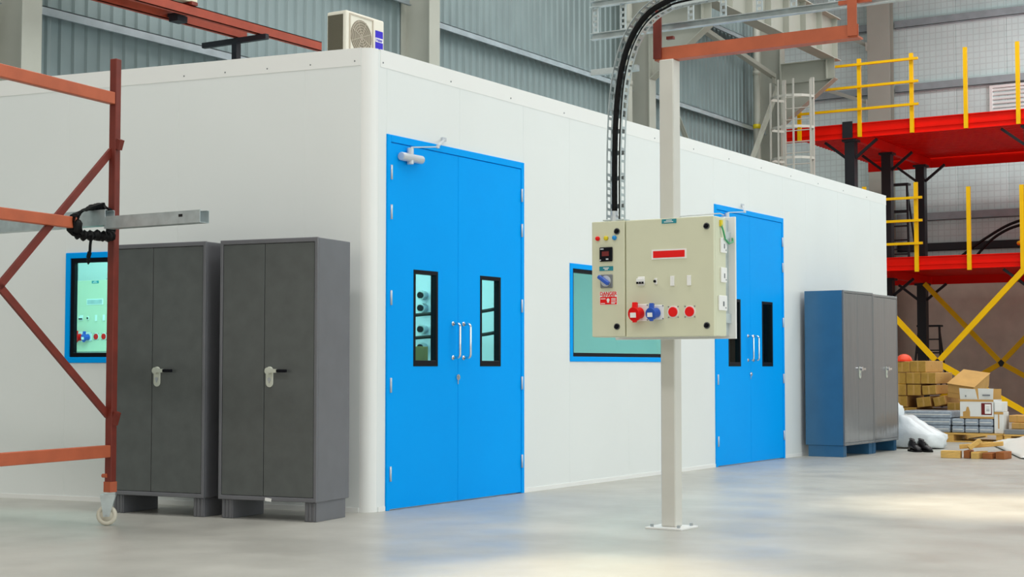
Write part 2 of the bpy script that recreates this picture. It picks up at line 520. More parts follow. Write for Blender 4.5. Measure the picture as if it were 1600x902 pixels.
# end-wall column and its fly braces
ec = root('steel_column', (-6.9, YE - 0.3, 0), 'broad steel column standing against the foil end wall', 'column')
MB().box((-7.22, YE - 0.5, 0), (-6.58, YE - 0.48, 12.5)).build('flange', 'portal', ec)
MB().box((-6.91, YE - 0.48, 0), (-6.89, YE - 0.18, 12.5)).build('web', 'portal', ec)
MB().box((-7.22, YE - 0.18, 0), (-6.58, YE - 0.165, 12.5)).build('flange', 'portal', ec)
brace('fly_brace', (-8.7, YE - 0.42, 10.75), (-7.23, YE - 0.49, 9.95), 0.1, 'upper sloping brace left of the end-wall column', 'brace')
brace('fly_brace', (-8.9, YE - 0.42, 9.0), (-7.23, YE - 0.49, 8.35), 0.1, 'lower sloping brace left of the end-wall column', 'brace')

# caged access ladder beside the corner column
cl = root('caged_ladder', (-5.7, 23.0, 0), 'pale caged access ladder beside the corner column', 'ladder')
for x in (-6.02, -5.36):
    MB().box((x - 0.04, 22.98, 0), (x + 0.04, 23.03, 7.45)).build('stringer', 'column', cl)
for k in range(28):
    z = 0.3 + 0.25 * k
    MB().cyl((-6.02, 23.0, z), (-5.36, 23.0, z), 0.013, 8).build('rung', 'column', cl)
for z in (4.25, 4.93, 5.61, 6.29, 6.97):
    pts = [(-6.02, 22.98, z)] + [(-5.69 + 0.5 * math.cos(R(a)), 22.76 + 0.5 * math.sin(R(a)), z) for a in range(190, 360, 20)] + [(-5.36, 22.98, z)]
    m = MB()
    for a, b in zip(pts, pts[1:]): m.bar(a, b, 0.01, 0.055)
    m.build('cage_hoop', 'column', cl)
for a in (200, 250, 290, 335):
    x, y = -5.69 + 0.51 * math.cos(R(a)), 22.76 + 0.51 * math.sin(R(a))
    MB().box((x - 0.02, y - 0.016, 4.1), (x + 0.02, y + 0.0, 7.33)).build('cage_strap', 'column', cl)

# ------------------------------------------------------------------ the white panel room
H = 3.43
def panel_wall(r, axis, edges, openings, d0, d1, h):
    """cleanroom panels between consecutive edges; an opening splits a panel into the pieces below and above it"""
    for a, b in zip(edges, edges[1:]):
        spans = [(0.0, h)]
        for (o0, o1, z0, z1) in openings:
            if a >= o0 - 1e-4 and b <= o1 + 1e-4:
                spans = [s for s in ((0.0, z0), (z1, h)) if s[1] - s[0] > 0.01]
        for (z0, z1) in spans:
            lo, hi = ((d0, a, z0), (d1, b, z1)) if axis == 'x' else ((a, d0, z0), (b, d1, z1))
            MB().box(lo, hi).build('panel', 'panel', r, bev=0.002)

YD1, YD2 = (0.19, 2.145), (6.045, 7.975)
HD = 2.815
wf = root('wall_front', (0, 6, 0), 'long white panel wall with the blue double doors', 'wall', kind='structure')
panel_wall(wf, 'x', [0.0854, YD1[0], 1.17, YD1[1], 2.94, 4.07, 5.2, YD2[0], 7.0, YD2[1], 8.71, 9.83, 11.08, 11.75],
           [(*YD1, 0, HD), (*YD2, 0, HD), (2.94, 5.2, 1.115, 2.0)], -0.05, 0.0, H)
# left wall of the room: its own frame of reference, turned 9 degrees
TH = R(9)
wl = root('wall_left', (0, 0, 0), 'white panel wall behind the two black cupboards', 'wall', kind='structure', rz=TH, local=True)
panel_wall(wl, 'y', [-6.2, -5.2, -4.1, -2.78, -1.707, -0.569, -0.0855], [(-2.78, -1.707, 1.10, 1.985)], 0.0, 0.05, H)
# rounded corner coving
rc = 0.1
cv = MB()
poly = []
for i in range(13):
    a = R(-81 + 81 * i / 12)
    poly.append((-rc + rc * math.cos(a), 0.0854 + rc * math.sin(a), 0))
poly += [(-0.05, 0.0854, 0), (-0.092, 0.036, 0)]
cv.prism(poly, (0, 0, H + 0.01))
tag(cv.build('trim_1', 'flashing', smooth=False), 'white rounded corner post between the two panel walls', 'trim', kind='structure')
# head flashings with rivets
t2 = root('trim_2', (0, 6, H), 'white flashing along the top of the door wall', 'trim', kind='structure')
MB().box((0, 0.11, H - 0.12), (0.0025, 11.75, H + 0.012)).box((-0.09, 0.11, H + 0.005), (0.0, 11.75, H + 0.012)).build('flashing', 'flashing', t2)
for k in range(13):
    MB().cyl((0.002, 0.14 + 0.9 * k, H - 0.085), (0.005, 0.14 + 0.9 * k, H - 0.085), 0.007, 8).build('rivet', 'grey', t2)
t3 = root('trim_3', (0, 0, 0), 'white flashing along the top of the left panel wall', 'trim', kind='structure', rz=TH, local=True)
MB().box((-6.2, -0.0025, H - 0.12), (-0.09, 0.0, H + 0.012)).box((-6.2, 0, H + 0.005), (-0.09, 0.09, H + 0.012)).build('flashing', 'flashing', t3)
for k in range(5):
    MB().cyl((-0.14 - 0.38 * k, -0.005, H - 0.085), (-0.14 - 0.38 * k, -0.002, H - 0.085), 0.006, 8).build('rivet', 'grey', t3)
# floor channels
bf = root('baseboard_front', (0, 6, 0), 'low white floor channel of the door wall', 'baseboard', kind='structure')
for a, b in ((0.1, 0.185), (2.15, 6.04), (7.98, 11.75)):
    MB().box((0, a, 0), (0.006, b, 0.035)).build('channel', 'flashing', bf)
bl = root('baseboard_left', (0, 0, 0), 'low white floor channel of the left panel wall', 'baseboard', kind='structure', rz=TH, local=True)
MB().box((-6.2, -0.006, 0), (-0.09, 0, 0.035)).build('channel', 'flashing', bl)

# hidden side of the room: rear, far end, partition, roof
w_r = root('wall_rear', (-6.32, 5, 0), 'rear panel wall of the white room', 'wall', kind='structure')
panel_wall(w_r, 'x', [-0.95, 1.1, 3.3, 5.5, 7.7, 9.9, 11.75], [], -6.32, -6.27, H)
w_e = root('wall_right', (-3.5, 11.75, 0), 'far end panel wall of the white room', 'wall', kind='structure')
panel_wall(w_e, 'y', [-6.27, -5.6, -4.2, -2.8, -1.4, -0.05], [], 11.70, 11.75, H)
w_p = root('wall_back', (-3.5, 2.87, 0), 'white partition inside the room seen through the glass', 'wall', kind='structure')
panel_wall(w_p, 'y', [-6.26, -5.0, -3.8, -2.6, -1.4, -0.06], [], 2.87, 2.92, H - 0.06)
tag(MB().prism([(-0.12, 0.09, H - 0.05), (-0.06, 0.13, H - 0.05), (-0.06, 11.69, H - 0.05), (-6.26, 11.69, H - 0.05), (-6.26, -0.9, H - 0.05)], (0, 0, 0.05)).build('ceiling', 'panel'),
    'flat panel ceiling of the white room', 'ceiling', kind='structure')

# double doors
def double_door(name, y0, y1, label, closer_at):
    d = root(name, (0, (y0 + y1) / 2, 0), label, 'door', kind='structure')
    fr = MB()
    ft = 0.045
    fr.box((-0.05, y0, 0), (0.012, y0 + ft, HD)).box((-0.05, y1 - ft, 0), (0.012, y1, HD)).box((-0.05, y0 + ft, HD - 0.055), (0.012, y1 - ft, HD))
    fr.build('door_frame', 'blue', d, bev=0.003)
    ym = (y0 + y1) / 2 - 0.025
    g = 0.004
    wins = ((y0 + 0.343, y0 + 0.67), (y0 + 1.272, y0 + 1.585))
    for k, (a, b) in enumerate(((y0 + ft + g, ym - g / 2), (ym + g / 2, y1 - ft - g))):
        wa, wb = wins[k]
        wz0, wz1 = 1.072, 1.812
        lf = MB().ring('x', (a, b, 0.008, HD - 0.055 - g), (wa, wb, wz0, wz1), -0.042, 0.006).build('door_leaf', 'blue', d, bev=0.002)
        MB().ring('x', (wa, wb, wz0, wz1), (wa + 0.028, wb - 0.028, wz0 + 0.045, wz1 - 0.03), -0.044, 0.009).build('glazing_bead', 'black', lf, bev=0.002)
        MB().box((-0.026, wa + 0.02, wz0 + 0.035), (-0.020, wb - 0.02, wz1 - 0.02)).build('pane', 'glass', lf)
        hy = ym - 0.075 if k == 0 else ym + 0.075
        pts = [(0.004, hy, 1.14), (0.05, hy, 1.14)] + [(0.05 + 0.025 * math.sin(R(t)), hy, 1.165 - 0.025 * math.cos(R(t))) for t in (30, 60, 90)] + \
              [(0.05 + 0.025 * math.sin(R(t)), hy, 1.385 - 0.025 * math.cos(R(t))) for t in (90, 120, 150)] + [(0.05, hy, 1.41), (0.004, hy, 1.41)]
        MB().tube(pts, 0.0105, 10).cyl((0.005, hy, 1.14), (0.012, hy, 1.14), 0.018).cyl((0.005, hy, 1.41), (0.012, hy, 1.41), 0.018).build('pull_handle', 'chrome', lf, smooth=True)
        yh = y0 + ft if k == 0 else y1 - ft
        for z in (0.27, 0.93, 1.585, 2.23, 2.53):
            MB().cyl((0.016, yh, z - 0.055), (0.016, yh, z + 0.055), 0.009, 10).build('hinge', 'silver', lf, smooth=True)
        if k == 0:
            MB().cyl((0.005, ym - 0.012, 0.985), (0.02, ym - 0.012, 0.985), 0.024, 16).cyl((0.02, ym - 0.012, 0.985), (0.028, ym - 0.012, 0.985), 0.013, 12).box((0.006, ym - 0.01, 0.93), (0.012, ym + 0.0, 0.975)).build('lock_cylinder', 'chrome', lf)
            if closer_at:
                y = y0 + 0.13
                c = MB().cyl((0.04, y, 2.66), (0.04, y + 0.27, 2.66), 0.032, 14).box((0.006, y + 0.05, 2.635), (0.04, y + 0.22, 2.685)).cyl((0.04, y + 0.12, 2.61), (0.04, y + 0.12, 2.735), 0.026, 12).build('door_closer', 'silver', d, bev=0.003)
                MB().bar((0.045, y + 0.12, 2.74), (0.17, y + 0.30, 2.755), 0.025, 0.008).bar((0.17, y + 0.30, 2.76), (0.02, y + 0.60, 2.86), 0.022, 0.008).obox((0.01, y + 0.61, 2.865), (0.02, 0.05, 0.03)).cyl((0.17, y + 0.30, 2.745), (0.17, y + 0.30, 2.77), 0.014, 10).build('closer_arm', 'silver', c)
    return d
double_door('door_1', *YD1, 'bright blue double door next to the rounded corner', True)
double_door('door_2', *YD2, 'bright blue double door partly behind the control panel', True)

# windows
def window(name, axis, o, d0, d1, label, loc, rz=0.0, local=False):
    w = root(name, loc, label, 'window', kind='structure', rz=rz, local=local)
    s = 1 if axis == 'x' else -1
    a0, a1, b0, b1 = o
    face = d1 if axis == 'x' else d0
    MB().ring(axis, o, (a0 + 0.045, a1 - 0.045, b0 + 0.045, b1 - 0.045), min(d0, face + s * 0.01), max(d1, face + s * 0.01)).build('window_frame', 'blue', w, bev=0.003)
    i = (a0 + 0.045, a1 - 0.045, b0 + 0.045, b1 - 0.045)
    MB().ring(axis, i, (i[0] + 0.035, i[1] - 0.035, i[2] + 0.035, i[3] - 0.035), d0 + 0.002, d1 - 0.004).build('glazing_bead', 'black', w, bev=0.002)
    m = (d0 + d1) / 2
    lo, hi = (i[0] + 0.03, m - 0.003, i[2] + 0.03), (i[1] - 0.03, m + 0.003, i[3] - 0.03)
    if axis == 'x':
        lo, hi = (m - 0.003, i[0] + 0.03, i[2] + 0.03), (m + 0.003, i[1] - 0.03, i[3] - 0.03)
    MB().box(lo, hi).build('pane', 'glass', w)
    return w
window('window_1', 'x', (2.94, 5.2, 1.115, 2.0), -0.05, 0.0, 'wide blue framed window between the two double doors', (0, 4.07, 1.1))
window('window_3', 'y', (-2.78, -1.707, 1.10, 1.985), 0.0, 0.05, 'blue framed window half hidden by the black cupboard', (0, 0, 0), TH, True)

# ------------------------------------------------------------------ steel cupboards
def cupboard(name, loc, rz, label, group, w, d, h, side_m, door_m, edge_m, lock_dx=0.05, lever=True, sx=-0.03):
    r = root(name, loc, label, 'cupboard', group, rz=rz, local=True)
    zb = 0.135
    b = MB()
    b.box((-w / 2, -d / 2 + 0.022, zb), (-w / 2 + 0.015, d / 2, h)).box((w / 2 - 0.015, -d / 2 + 0.022, zb), (w / 2, d / 2, h))
    b.box((-w / 2 + 0.015, d / 2 - 0.012, zb), (w / 2 - 0.015, d / 2, h))
    b.box((-w / 2 + 0.015, -d / 2 + 0.022, h - 0.015), (w / 2 - 0.015, d / 2 - 0.012, h)).box((-w / 2 + 0.015, -d / 2 + 0.022, zb), (w / 2 - 0.015, d / 2 - 0.012, zb + 0.015))
    b.build('carcass', side_m, r, bev=0.004)
    MB().ring('y', (-w / 2 - 0.002, w / 2 + 0.002, zb, h + 0.002), (-w / 2 + 0.022, w / 2 - 0.022, zb + 0.03, h - 0.03), -d / 2, -d / 2 + 0.022).build('front_frame', edge_m, r, bev=0.005, seg=2)
    for k, (a, c) in enumerate(((-w / 2 + 0.024, sx - 0.002), (sx + 0.002, w / 2 - 0.024))):
        dr = MB().box((a, -d / 2 + 0.004, zb + 0.032), (c, -d / 2 + 0.022, h - 0.032)).build('door', door_m, r, bev=0.003)
        if k == 1:
            hx, hz, y = sx + lock_dx, 1.04, -d / 2 + 0.004
            out = [(hx + 0.03 * math.cos(R(t)), y, hz + 0.03 * math.sin(R(t))) for t in range(0, 181, 20)] + [(hx + 0.03 * math.cos(R(t)), y, hz - 0.085 + 0.03 * math.sin(R(t))) for t in range(180, 361, 20)]
            hp = MB().prism(out, (0, -0.008, 0)).build('lock_plate', 'lockplate', dr, bev=0.002)
            hp['label'] = 'pale metal lock plate'
            MB().cyl((hx, y - 0.006, hz - 0.06), (hx, y - 0.012, hz - 0.06), 0.014, 12).box((hx - 0.004, y - 0.013, hz - 0.085), (hx + 0.004, y - 0.01, hz - 0.055)).build('keyhole', 'steel', dr)
            if lever:
                MB().cyl((hx, y - 0.006, hz), (hx, y - 0.035, hz), 0.024, 14).bar((hx - 0.01, y - 0.03, hz), (hx + 0.075, y - 0.034, hz), 0.016, 0.026).build('lever_hub', 'lockplate', dr)
                MB().bar((hx + 0.075, y - 0.034, hz), (hx + 0.155, y - 0.034, hz), 0.016, 0.022).build('lever_grip', 'black', dr, bev=0.003)
            else:
                MB().cyl((hx, y - 0.006, hz), (hx, y - 0.04, hz), 0.026, 14).bar((hx - 0.01, y - 0.034, hz), (hx + 0.09, y - 0.036, hz), 0.016, 0.024).build('lever_hub', 'chrome', dr)
    for s in (-1, 1):
        x0, x1 = (-w / 2 + 0.012, -w / 2 + 0.105) if s < 0 else (w / 2 - 0.105, w / 2 - 0.012)
        f = MB().box((x0, -d / 2 + 0.03, 0), (x1, d / 2 - 0.03, zb))
        for q in range(3):
            xx = x0 + 0.012 + q * 0.029
            f.box((xx, -d / 2 + 0.024, 0.004), (xx + 0.014, -d / 2 + 0.03, zb - 0.004))
        f.build('plinth_foot', edge_m if lever else side_m, r, bev=0.002)
    return r

def place_by_corner(cx, cy, ang, w, d):
    """base centre of a cupboard whose front-right corner stands at (cx, cy)"""
    a = R(ang)
    return (cx - math.cos(a) * w / 2 - math.sin(a) * d / 2, cy - math.sin(a) * w / 2 + math.cos(a) * d / 2, 0), a
W_, D_ = 0.80, 0.455
p, a = place_by_corner(0.115, -0.755, 8.2, W_, D_)
cup = cupboard('steel_cupboard', p, a, 'charcoal steel cupboard nearest the rounded corner of the white room', 'black cupboards by the left wall', W_, D_, 1.965, 'charcoal_edge', 'charcoal', 'charcoal_edge', 0.05)
# small paper tag caught in its doors
MB().obox((0.02, -D_ / 2 - 0.006, 0.145), (0.05, 0.008, 0.022), (0, R(6), 0)).build('paper_tag', 'white', cup)
p, a = place_by_corner(-0.795, -0.895, 6.5, 0.84, D_)
cupboard('steel_cupboard', p, a, 'charcoal steel cupboard just behind the red scaffold post', 'black cupboards by the left wall', 0.84, D_, 1.965, 'charcoal_edge', 'charcoal', 'charcoal_edge', 0.05, True, -0.05)
# the two blue-grey cupboards against the door wall face +x
def place_face_x(x_front, y_mid, ang, d):
    a = R(90 + ang)
    # local front (-y) points along +x
    return (x_front - d / 2, y_mid, 0), a
p, a = place_face_x(0.585, 8.93, -2.5, 0.5)
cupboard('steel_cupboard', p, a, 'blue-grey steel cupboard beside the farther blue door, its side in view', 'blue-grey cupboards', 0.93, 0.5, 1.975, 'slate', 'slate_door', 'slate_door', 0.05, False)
p, a = place_face_x(0.6, 9.87, 0, 0.5)
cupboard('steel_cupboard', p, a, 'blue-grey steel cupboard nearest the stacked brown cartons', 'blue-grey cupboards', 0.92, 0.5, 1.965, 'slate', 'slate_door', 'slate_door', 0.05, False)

# ------------------------------------------------------------------ control panel on the white post
post = root('steel_post', (2.33, 0.235, 0), 'white square steel post bolted to the floor carrying the control panel', 'post')
MB().box((2.28, 0.185, 0.012), (2.385, 0.29, 3.13)).build('shaft', 'column', post, bev=0.006)
pl = MB().box((2.20, 0.105, 0), (2.465, 0.365, 0.012)).build('base_plate', 'white', post, bev=0.002)
for x in (2.235, 2.43):
    for y in (0.14, 0.33):
        MB().cyl((x, y, 0.012), (x, y, 0.03), 0.011, 6).build('anchor_bolt', 'steel', pl)
# red cantilever arm with its two uprights
arm = root('cantilever_arm', (2.33, 0.235, 3.13), 'red steel cantilever arm on top of the white post', 'bracket')
MB().box((2.24, 0.20, 3.13), (3.66, 0.212, 3.215)).box((2.24, 0.212, 3.13), (3.66, 0.29, 3.142)).build('arm_angle', 'redlight', arm)
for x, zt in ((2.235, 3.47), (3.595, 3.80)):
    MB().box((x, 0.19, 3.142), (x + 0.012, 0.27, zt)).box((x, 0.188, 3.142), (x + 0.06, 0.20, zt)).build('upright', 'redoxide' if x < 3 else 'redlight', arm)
    if x < 3:
        MB().obox((x + 0.1, 0.25, 3.285), (0.05, 0.03, 0.02)).build('lug', 'redoxide', arm)
    else:
        for sgn in (-1, 1):
            MB().obox((x + 0.03 + sgn * 0.06, 0.25, 3.37), (0.09, 0.03, 0.025)).build('lug', 'redlight', arm)

PX0, PXM, PX1, PZ0, PZ1, PF, PB = 1.93, 2.18, 2.813, 1.26, 2.03, -0.12, 0.065
def control_panel(label):
    r = root('control_panel', (2.33, 0.0, PZ0), label, 'control panel', 'electrical control panels')
    MB().box((PX0, PF + 0.02, PZ0 + 0.004), (PX1, PB, PZ1 - 0.004)).build('enclosure', 'beige', r, bev=0.004)
    # white backing plate and galvanised rails that hold it to the post
    MB().box((PX0 + 0.02, 0.168, PZ0 - 0.01), (PX1 + 0.02, 0.184, PZ1 + 0.012)).build('backing_plate', 'white', r, bev=0.002)
    for z in (PZ0 + 0.12, PZ1 - 0.12):
        MB().box((PX0 + 0.05, PB, z - 0.03), (PX1 - 0.012, 0.168, z + 0.03)).build('mounting_rail', 'galv', r)
    MB().box((PX1 - 0.035, PB, PZ0 + 0.01), (PX1 - 0.028, 0.168, PZ1 - 0.01)).build('side_channel', 'galv', r)
    # two doors
    sd = MB().box((PX0, PF, PZ0 + 0.006), (PXM - 0.004, PF + 0.022, PZ1 - 0.002)).build('door', 'beige', r, bev=0.005, seg=2)
    bd = MB().box((PXM + 0.004, PF, PZ0 + 0.002), (PX1, PF + 0.022, PZ1 - 0.004)).build('door', 'beige', r, bev=0.005, seg=2)
    def quarter_lock(x, z, p):
        MB().cyl((x, PF, z), (x, PF - 0.006, z), 0.021, 18).build('quarter_lock', 'gunmetal', p)
        MB().cyl((x, PF - 0.006, z), (x, PF - 0.008, z), 0.015, 14).obox((x, PF - 0.01, z), (0.03, 0.012, 0.008), (0, R(-25), 0)).build('lock_insert', 'black', p)
    quarter_lock(2.12, 1.958, sd); quarter_lock(2.118, 1.332, sd); quarter_lock(2.764, 1.962, bd); quarter_lock(2.762, 1.33, bd)
    for x, m, lab in ((1.977, 'red', 'red indicator lamp'), (2.04, 'amber', 'yellow indicator lamp'), (2.103, 'skyblue', 'blue indicator lamp')):
        o = MB().cyl((x, PF, 1.916), (x, PF - 0.012, 1.916), 0.015, 16).ball((x, PF - 0.012, 1.916), (0.0145, 0.008, 0.0145), 14, 8).build('indicator_lamp', m, sd, smooth=True)
        o['label'] = lab
    # digital meter
    mt = MB().box((1.993, PF - 0.014, 1.762), (2.088, PF, 1.856)).build('digital_meter', 'black', sd, bev=0.004)
    MB().box((2.014, PF - 0.016, 1.797), (2.066, PF - 0.0135, 1.828)).build('display', 'darkred', mt)
    MB().box((2.002, PF - 0.0155, 1.84), (2.026, PF - 0.0135, 1.848)).box((2.044, PF - 0.0155, 1.772), (2.062, PF - 0.0135, 1.781)).cyl((2.002, PF - 0.0135, 1.771), (2.002, PF - 0.0165, 1.771), 0.005, 10).build('markings', 'silver', mt)
    MB().box((1.988, PF - 0.003, 1.701), (2.09, PF, 1.73)).build('name_plate', 'teal', sd)
    lab = MB()
    for (a, b, z) in ((2.018, 2.06, 1.719), (2.028, 2.052, 1.709)): lab.box((a, PF - 0.0042, z - 0.003), (b, PF - 0.003, z + 0.003))
    lab.build('engraved_line', 'white', sd)
    # rotary isolator
    iso = MB().box((1.998, PF - 0.012, 1.587), (2.088, PF, 1.676)).build('rotary_isolator', 'grey', sd, bev=0.004)
    MB().cyl((2.043, PF - 0.012, 1.632), (2.043, PF - 0.02, 1.632), 0.036, 22).build('dial', 'silver', iso)
    MB().obox((2.036, PF - 0.034, 1.638), (0.092, 0.03, 0.026), (0, R(35), 0)).build('grip', 'sockblue', iso, bev=0.005)
    # danger sign
    sg = MB().box((1.99, PF - 0.002, 1.476), (2.12, PF, 1.562)).build('danger_sign', 'white', sd)
    MB().box((1.993, PF - 0.0028, 1.478), (2.117, PF - 0.002, 1.528)).build('red_field', 'red', sg)
    text('lettering', 'DANGER', 0.032, 'red', (2.055, PF - 0.0032, 1.549), (R(90), 0, 0), sg, 0.98)
    text('lettering', '415 VOLTS', 0.018, 'red', (2.055, PF - 0.0032, 1.534), (R(90), 0, 0), sg, 1.1)
    sk = MB()
    sk.cyl((2.053, PF - 0.0028, 1.508), (2.053, PF - 0.0036, 1.508), 0.011, 14).box((2.046, PF - 0.0036, 1.49), (2.06, PF - 0.0028, 1.5))
    for a, b, z in ((1.998, 2.034, 1.516), (1.998, 2.03, 1.485), (2.076, 2.11, 1.516), (2.076, 2.11, 1.506), (2.076, 2.112, 1.494), (2.076, 2.104, 1.485)):
        sk.box((a, PF - 0.0036, z - 0.0025), (b, PF - 0.0028, z + 0.0025))
    sk.build('skull_mark', 'white', sg)
    # main door: header plate, red display, breakers
    MB().box((2.448, PF - 0.003, 1.992), (2.552, PF, 2.02)).build('name_plate', 'teal', bd)
    lab = MB()
    for (a, b, z) in ((2.48, 2.52, 2.012), (2.465, 2.53, 2.002)): lab.box((a, PF - 0.0042, z - 0.0025), (b, PF - 0.003, z + 0.0025))
    lab.build('engraved_line', 'white', bd)
    dp = MB().box((2.375, PF - 0.004, 1.762), (2.622, PF, 1.826)).build('display_window', 'white', bd)
    MB().box((2.386, PF - 0.006, 1.772), (2.611, PF - 0.004, 1.816)).build('display_film', 'red', dp)
    b3 = MB().box((2.266, PF - 0.014, 1.608), (2.325, PF, 1.642)).box((2.272, PF - 0.004, 1.596), (2.322, PF, 1.654)).build('circuit_breaker', 'white', bd, bev=0.002)
    MB().box((2.27, PF - 0.02, 1.606), (2.283, PF - 0.012, 1.62)).box((2.289, PF - 0.02, 1.606), (2.302, PF - 0.012, 1.62)).box((2.308, PF - 0.02, 1.606), (2.321, PF - 0.012, 1.62)).build('toggle', 'black', b3)
    b1 = MB().box((2.396, PF - 0.012, 1.6), (2.414, PF, 1.64)).build('circuit_breaker', 'white', bd, bev=0.002)
    MB().cyl((2.403, PF - 0.012, 1.62), (2.403, PF - 0.022, 1.62), 0.009, 12).build('toggle', 'black', b1)
    for x in (2.523, 2.641):
        MB().box((x - 0.014, PF - 0.01, 1.587), (x + 0.014, PF, 1.652)).build('switch_cover', 'white', bd, bev=0.002)
    # industrial sockets
    for x, m, s, lab in ((2.278, 'red', 1.0, 'red capped industrial socket'), (2.399, 'sockblue', 0.86, 'blue capped industrial socket')):
        pp = MB().box((x - 0.045 * s, PF - 0.006, 1.42 - 0.055 * s), (x + 0.072 * s, PF, 1.42 + 0.055 * s)).build('socket_plate', 'white', bd, bev=0.003)
        so = MB().tube([(x + 0.012, PF - 0.004, 1.418), (x + 0.0, PF - 0.05, 1.41)], 0.038 * s, 20).tube([(x + 0.0, PF - 0.048, 1.41), (x - 0.004, PF - 0.068, 1.407)], 0.047 * s, 22)
        so.bar((x - 0.001, PF - 0.055, 1.44), (x - 0.001, PF - 0.05, 1.425 + 0.06 * s), 0.034 * s, 0.022, (0, 1, 0)).obox((x - 0.001, PF - 0.057, 1.41 - 0.048 * s), (0.026 * s, 0.018, 0.014), (0, 0, 0))
        so = so.build('socket_cap', m, pp, bev=0.002)
        so['label'] = lab
        MB().obox((x - 0.005, PF - 0.0715, 1.402), (0.042 * s, 0.004, 0.032 * s), (0, 0, 0)).build('cap_label', 'white', pp)
        sc_ = MB()
        for (dx, dz) in ((-0.04, -0.048), (0.066, -0.048), (0.066, 0.048), (-0.04, 0.048)): sc_.cyl((x + dx * s, PF - 0.006, 1.42 + dz * s), (x + dx * s, PF - 0.009, 1.42 + dz * s), 0.005, 8)
        sc_.build('plate_screws', 'grey', pp)
    for x in (2.527, 2.644):
        fl = MB().cyl((x, PF, 1.42), (x, PF - 0.004, 1.42), 0.04, 22).build('socket_ring', 'white', bd)
        MB().cyl((x, PF - 0.004, 1.42), (x, PF - 0.014, 1.42), 0.032, 22).build('red_cap', 'red', fl, bev=0.003)
        s4 = MB()
        for dx in (-0.034, 0.034):
            for dz in (-0.034, 0.034): s4.cyl((x + dx, PF, 1.42 + dz), (x + dx, PF - 0.004, 1.42 + dz), 0.004, 8)
        s4.build('plate_screws', 'grey', fl)
    # outlets on the right-hand side and the earth lead
    for z, w in ((1.845, 0.085), (1.655, 0.085), (1.475, 0.12)):
        y0 = 0.055 - w
        ou = MB().box((PX1, y0, z - 0.048), (PX1 + 0.012, y0 + w, z + 0.048)).build('side_outlet', 'white', r, bev=0.003)
        MB().box((PX1 + 0.012, y0 + w * 0.45, z - 0.02), (PX1 + 0.014, y0 + w * 0.6, z + 0.01)).cyl((PX1 + 0.012, y0 + w * 0.8, z - 0.03), (PX1 + 0.014, y0 + w * 0.8, z - 0.03), 0.005, 8).build('outlet_rocker', 'grey', ou)
    MB().tube([(PX1 + 0.008, -0.02, 1.975), (PX1 + 0.02, -0.015, 1.93), (PX1 + 0.02, 0.01, 1.885), (PX1 + 0.02, 0.07, 1.86), (PX1 + 0.02, 0.13, 1.875), (PX1 + 0.0, 0.166, 1.9)], 0.006, 8).build('earth_lead', 'green', r, smooth=True)
    MB().box((PX1, -0.035, 1.965), (PX1 + 0.012, -0.005, 2.005)).build('earth_clip', 'amber', r)
    MB().tube([(2.5, 0.04, PZ1 - 0.005), (2.5, 0.04, PZ1 + 0.02), (2.78, 0.05, PZ1 + 0.026), (2.81, 0.05, PZ1 + 0.012)], 0.004, 6).build('lifting_wire', 'steel', r)
    return r
panel_a = control_panel('beige control panel with red and blue sockets hung on the white post')
panel_b = copy_tree(panel_a)
panel_b.location = (2.33 - 8.15, 2.68, PZ0 - 0.03)
for ch in panel_b.children_recursive:
    if ch.name.startswith('display_film'):
        ch.data = ch.data.copy(); ch.data.materials[0] = M['galv']
panel_b['label'] = 'control panel inside the white room behind the left window glass'

# ------------------------------------------------------------------ cable trays
def offset_path(pts, d):
    out = []
    for i, p in enumerate(pts):
        a = Vector(pts[max(0, i - 1)]); b = Vector(pts[min(len(pts) - 1, i + 1)])
        t = (b - a).normalized()
        n = Vector((t.z, 0, -t.x))
        out.append(Vector(p) + n * d)
    return out
def smooth_path(ctrl, n=8):
    P = [Vector(c) for c in ctrl]
    P = [P[0] * 2 - P[1]] + P + [P[-1] * 2 - P[-2]]
    out = []
    for i in range(1, len(P) - 2):
        for k in range(n):
            t = k / n
            out.append(0.5 * ((2 * P[i]) + (-P[i - 1] + P[i + 1]) * t + (2 * P[i - 1] - 5 * P[i] + 4 * P[i + 1] - P[i + 2]) * t * t + (-P[i - 1] + 3 * P[i] - 3 * P[i + 1] + P[i + 2]) * t ** 3))
    out.append(P[-2])
    return out
YT = 0.0
mid = smooth_path([(2.047, YT, 2.05), (2.05, YT, 2.5), (2.068, YT, 2.83), (2.105, YT, 3.06), (2.17, YT, 3.24), (2.27, YT, 3.375), (2.40, YT, 3.45), (2.62, YT, 3.49), (3.4, YT, 3.50)], 10)
vt = root('cable_riser', (2.05, YT, 2.04), 'perforated cable tray curving up from the control panel', 'cable tray')
for s in (-0.052, 0.052):
    e = offset_path(mid, s)
    m = MB()
    for dy in (-0.028, 0.028):
        q = [p + Vector((0, dy, 0)) for p in e]
        for a, b in zip(q, q[1:]): m.bar(a, b, 0.016, 0.003, (1, 0, 0.01))
    # webs between the slots
    acc = 0.0
    for a, b in zip(e, e[1:]):
        L = (b - a).length
        acc += L
        if acc >= 0.045:
            acc = 0.0
            c = (a + b) / 2; t = (b - a).normalized()
            m.bar(c - t * 0.009, c + t * 0.009, 0.045, 0.003, Vector((0, 1, 0)).cross(t))
    m.build('perforated_rail', 'galv', vt)
e0, e1 = offset_path(mid, -0.05), offset_path(mid, 0.05)
for i in range(2, len(mid) - 1, 4):
    MB().bar(e0[i] + Vector((0, 0.034, 0)), e1[i] + Vector((0, 0.034, 0)), 0.004, 0.03, (0, 0, 1)).build('cross_strap', 'galv', vt)
MB().box((1.84, 0.035, 3.045), (2.19, 0.075, 3.085)).build('support_strut', 'galv', vt)
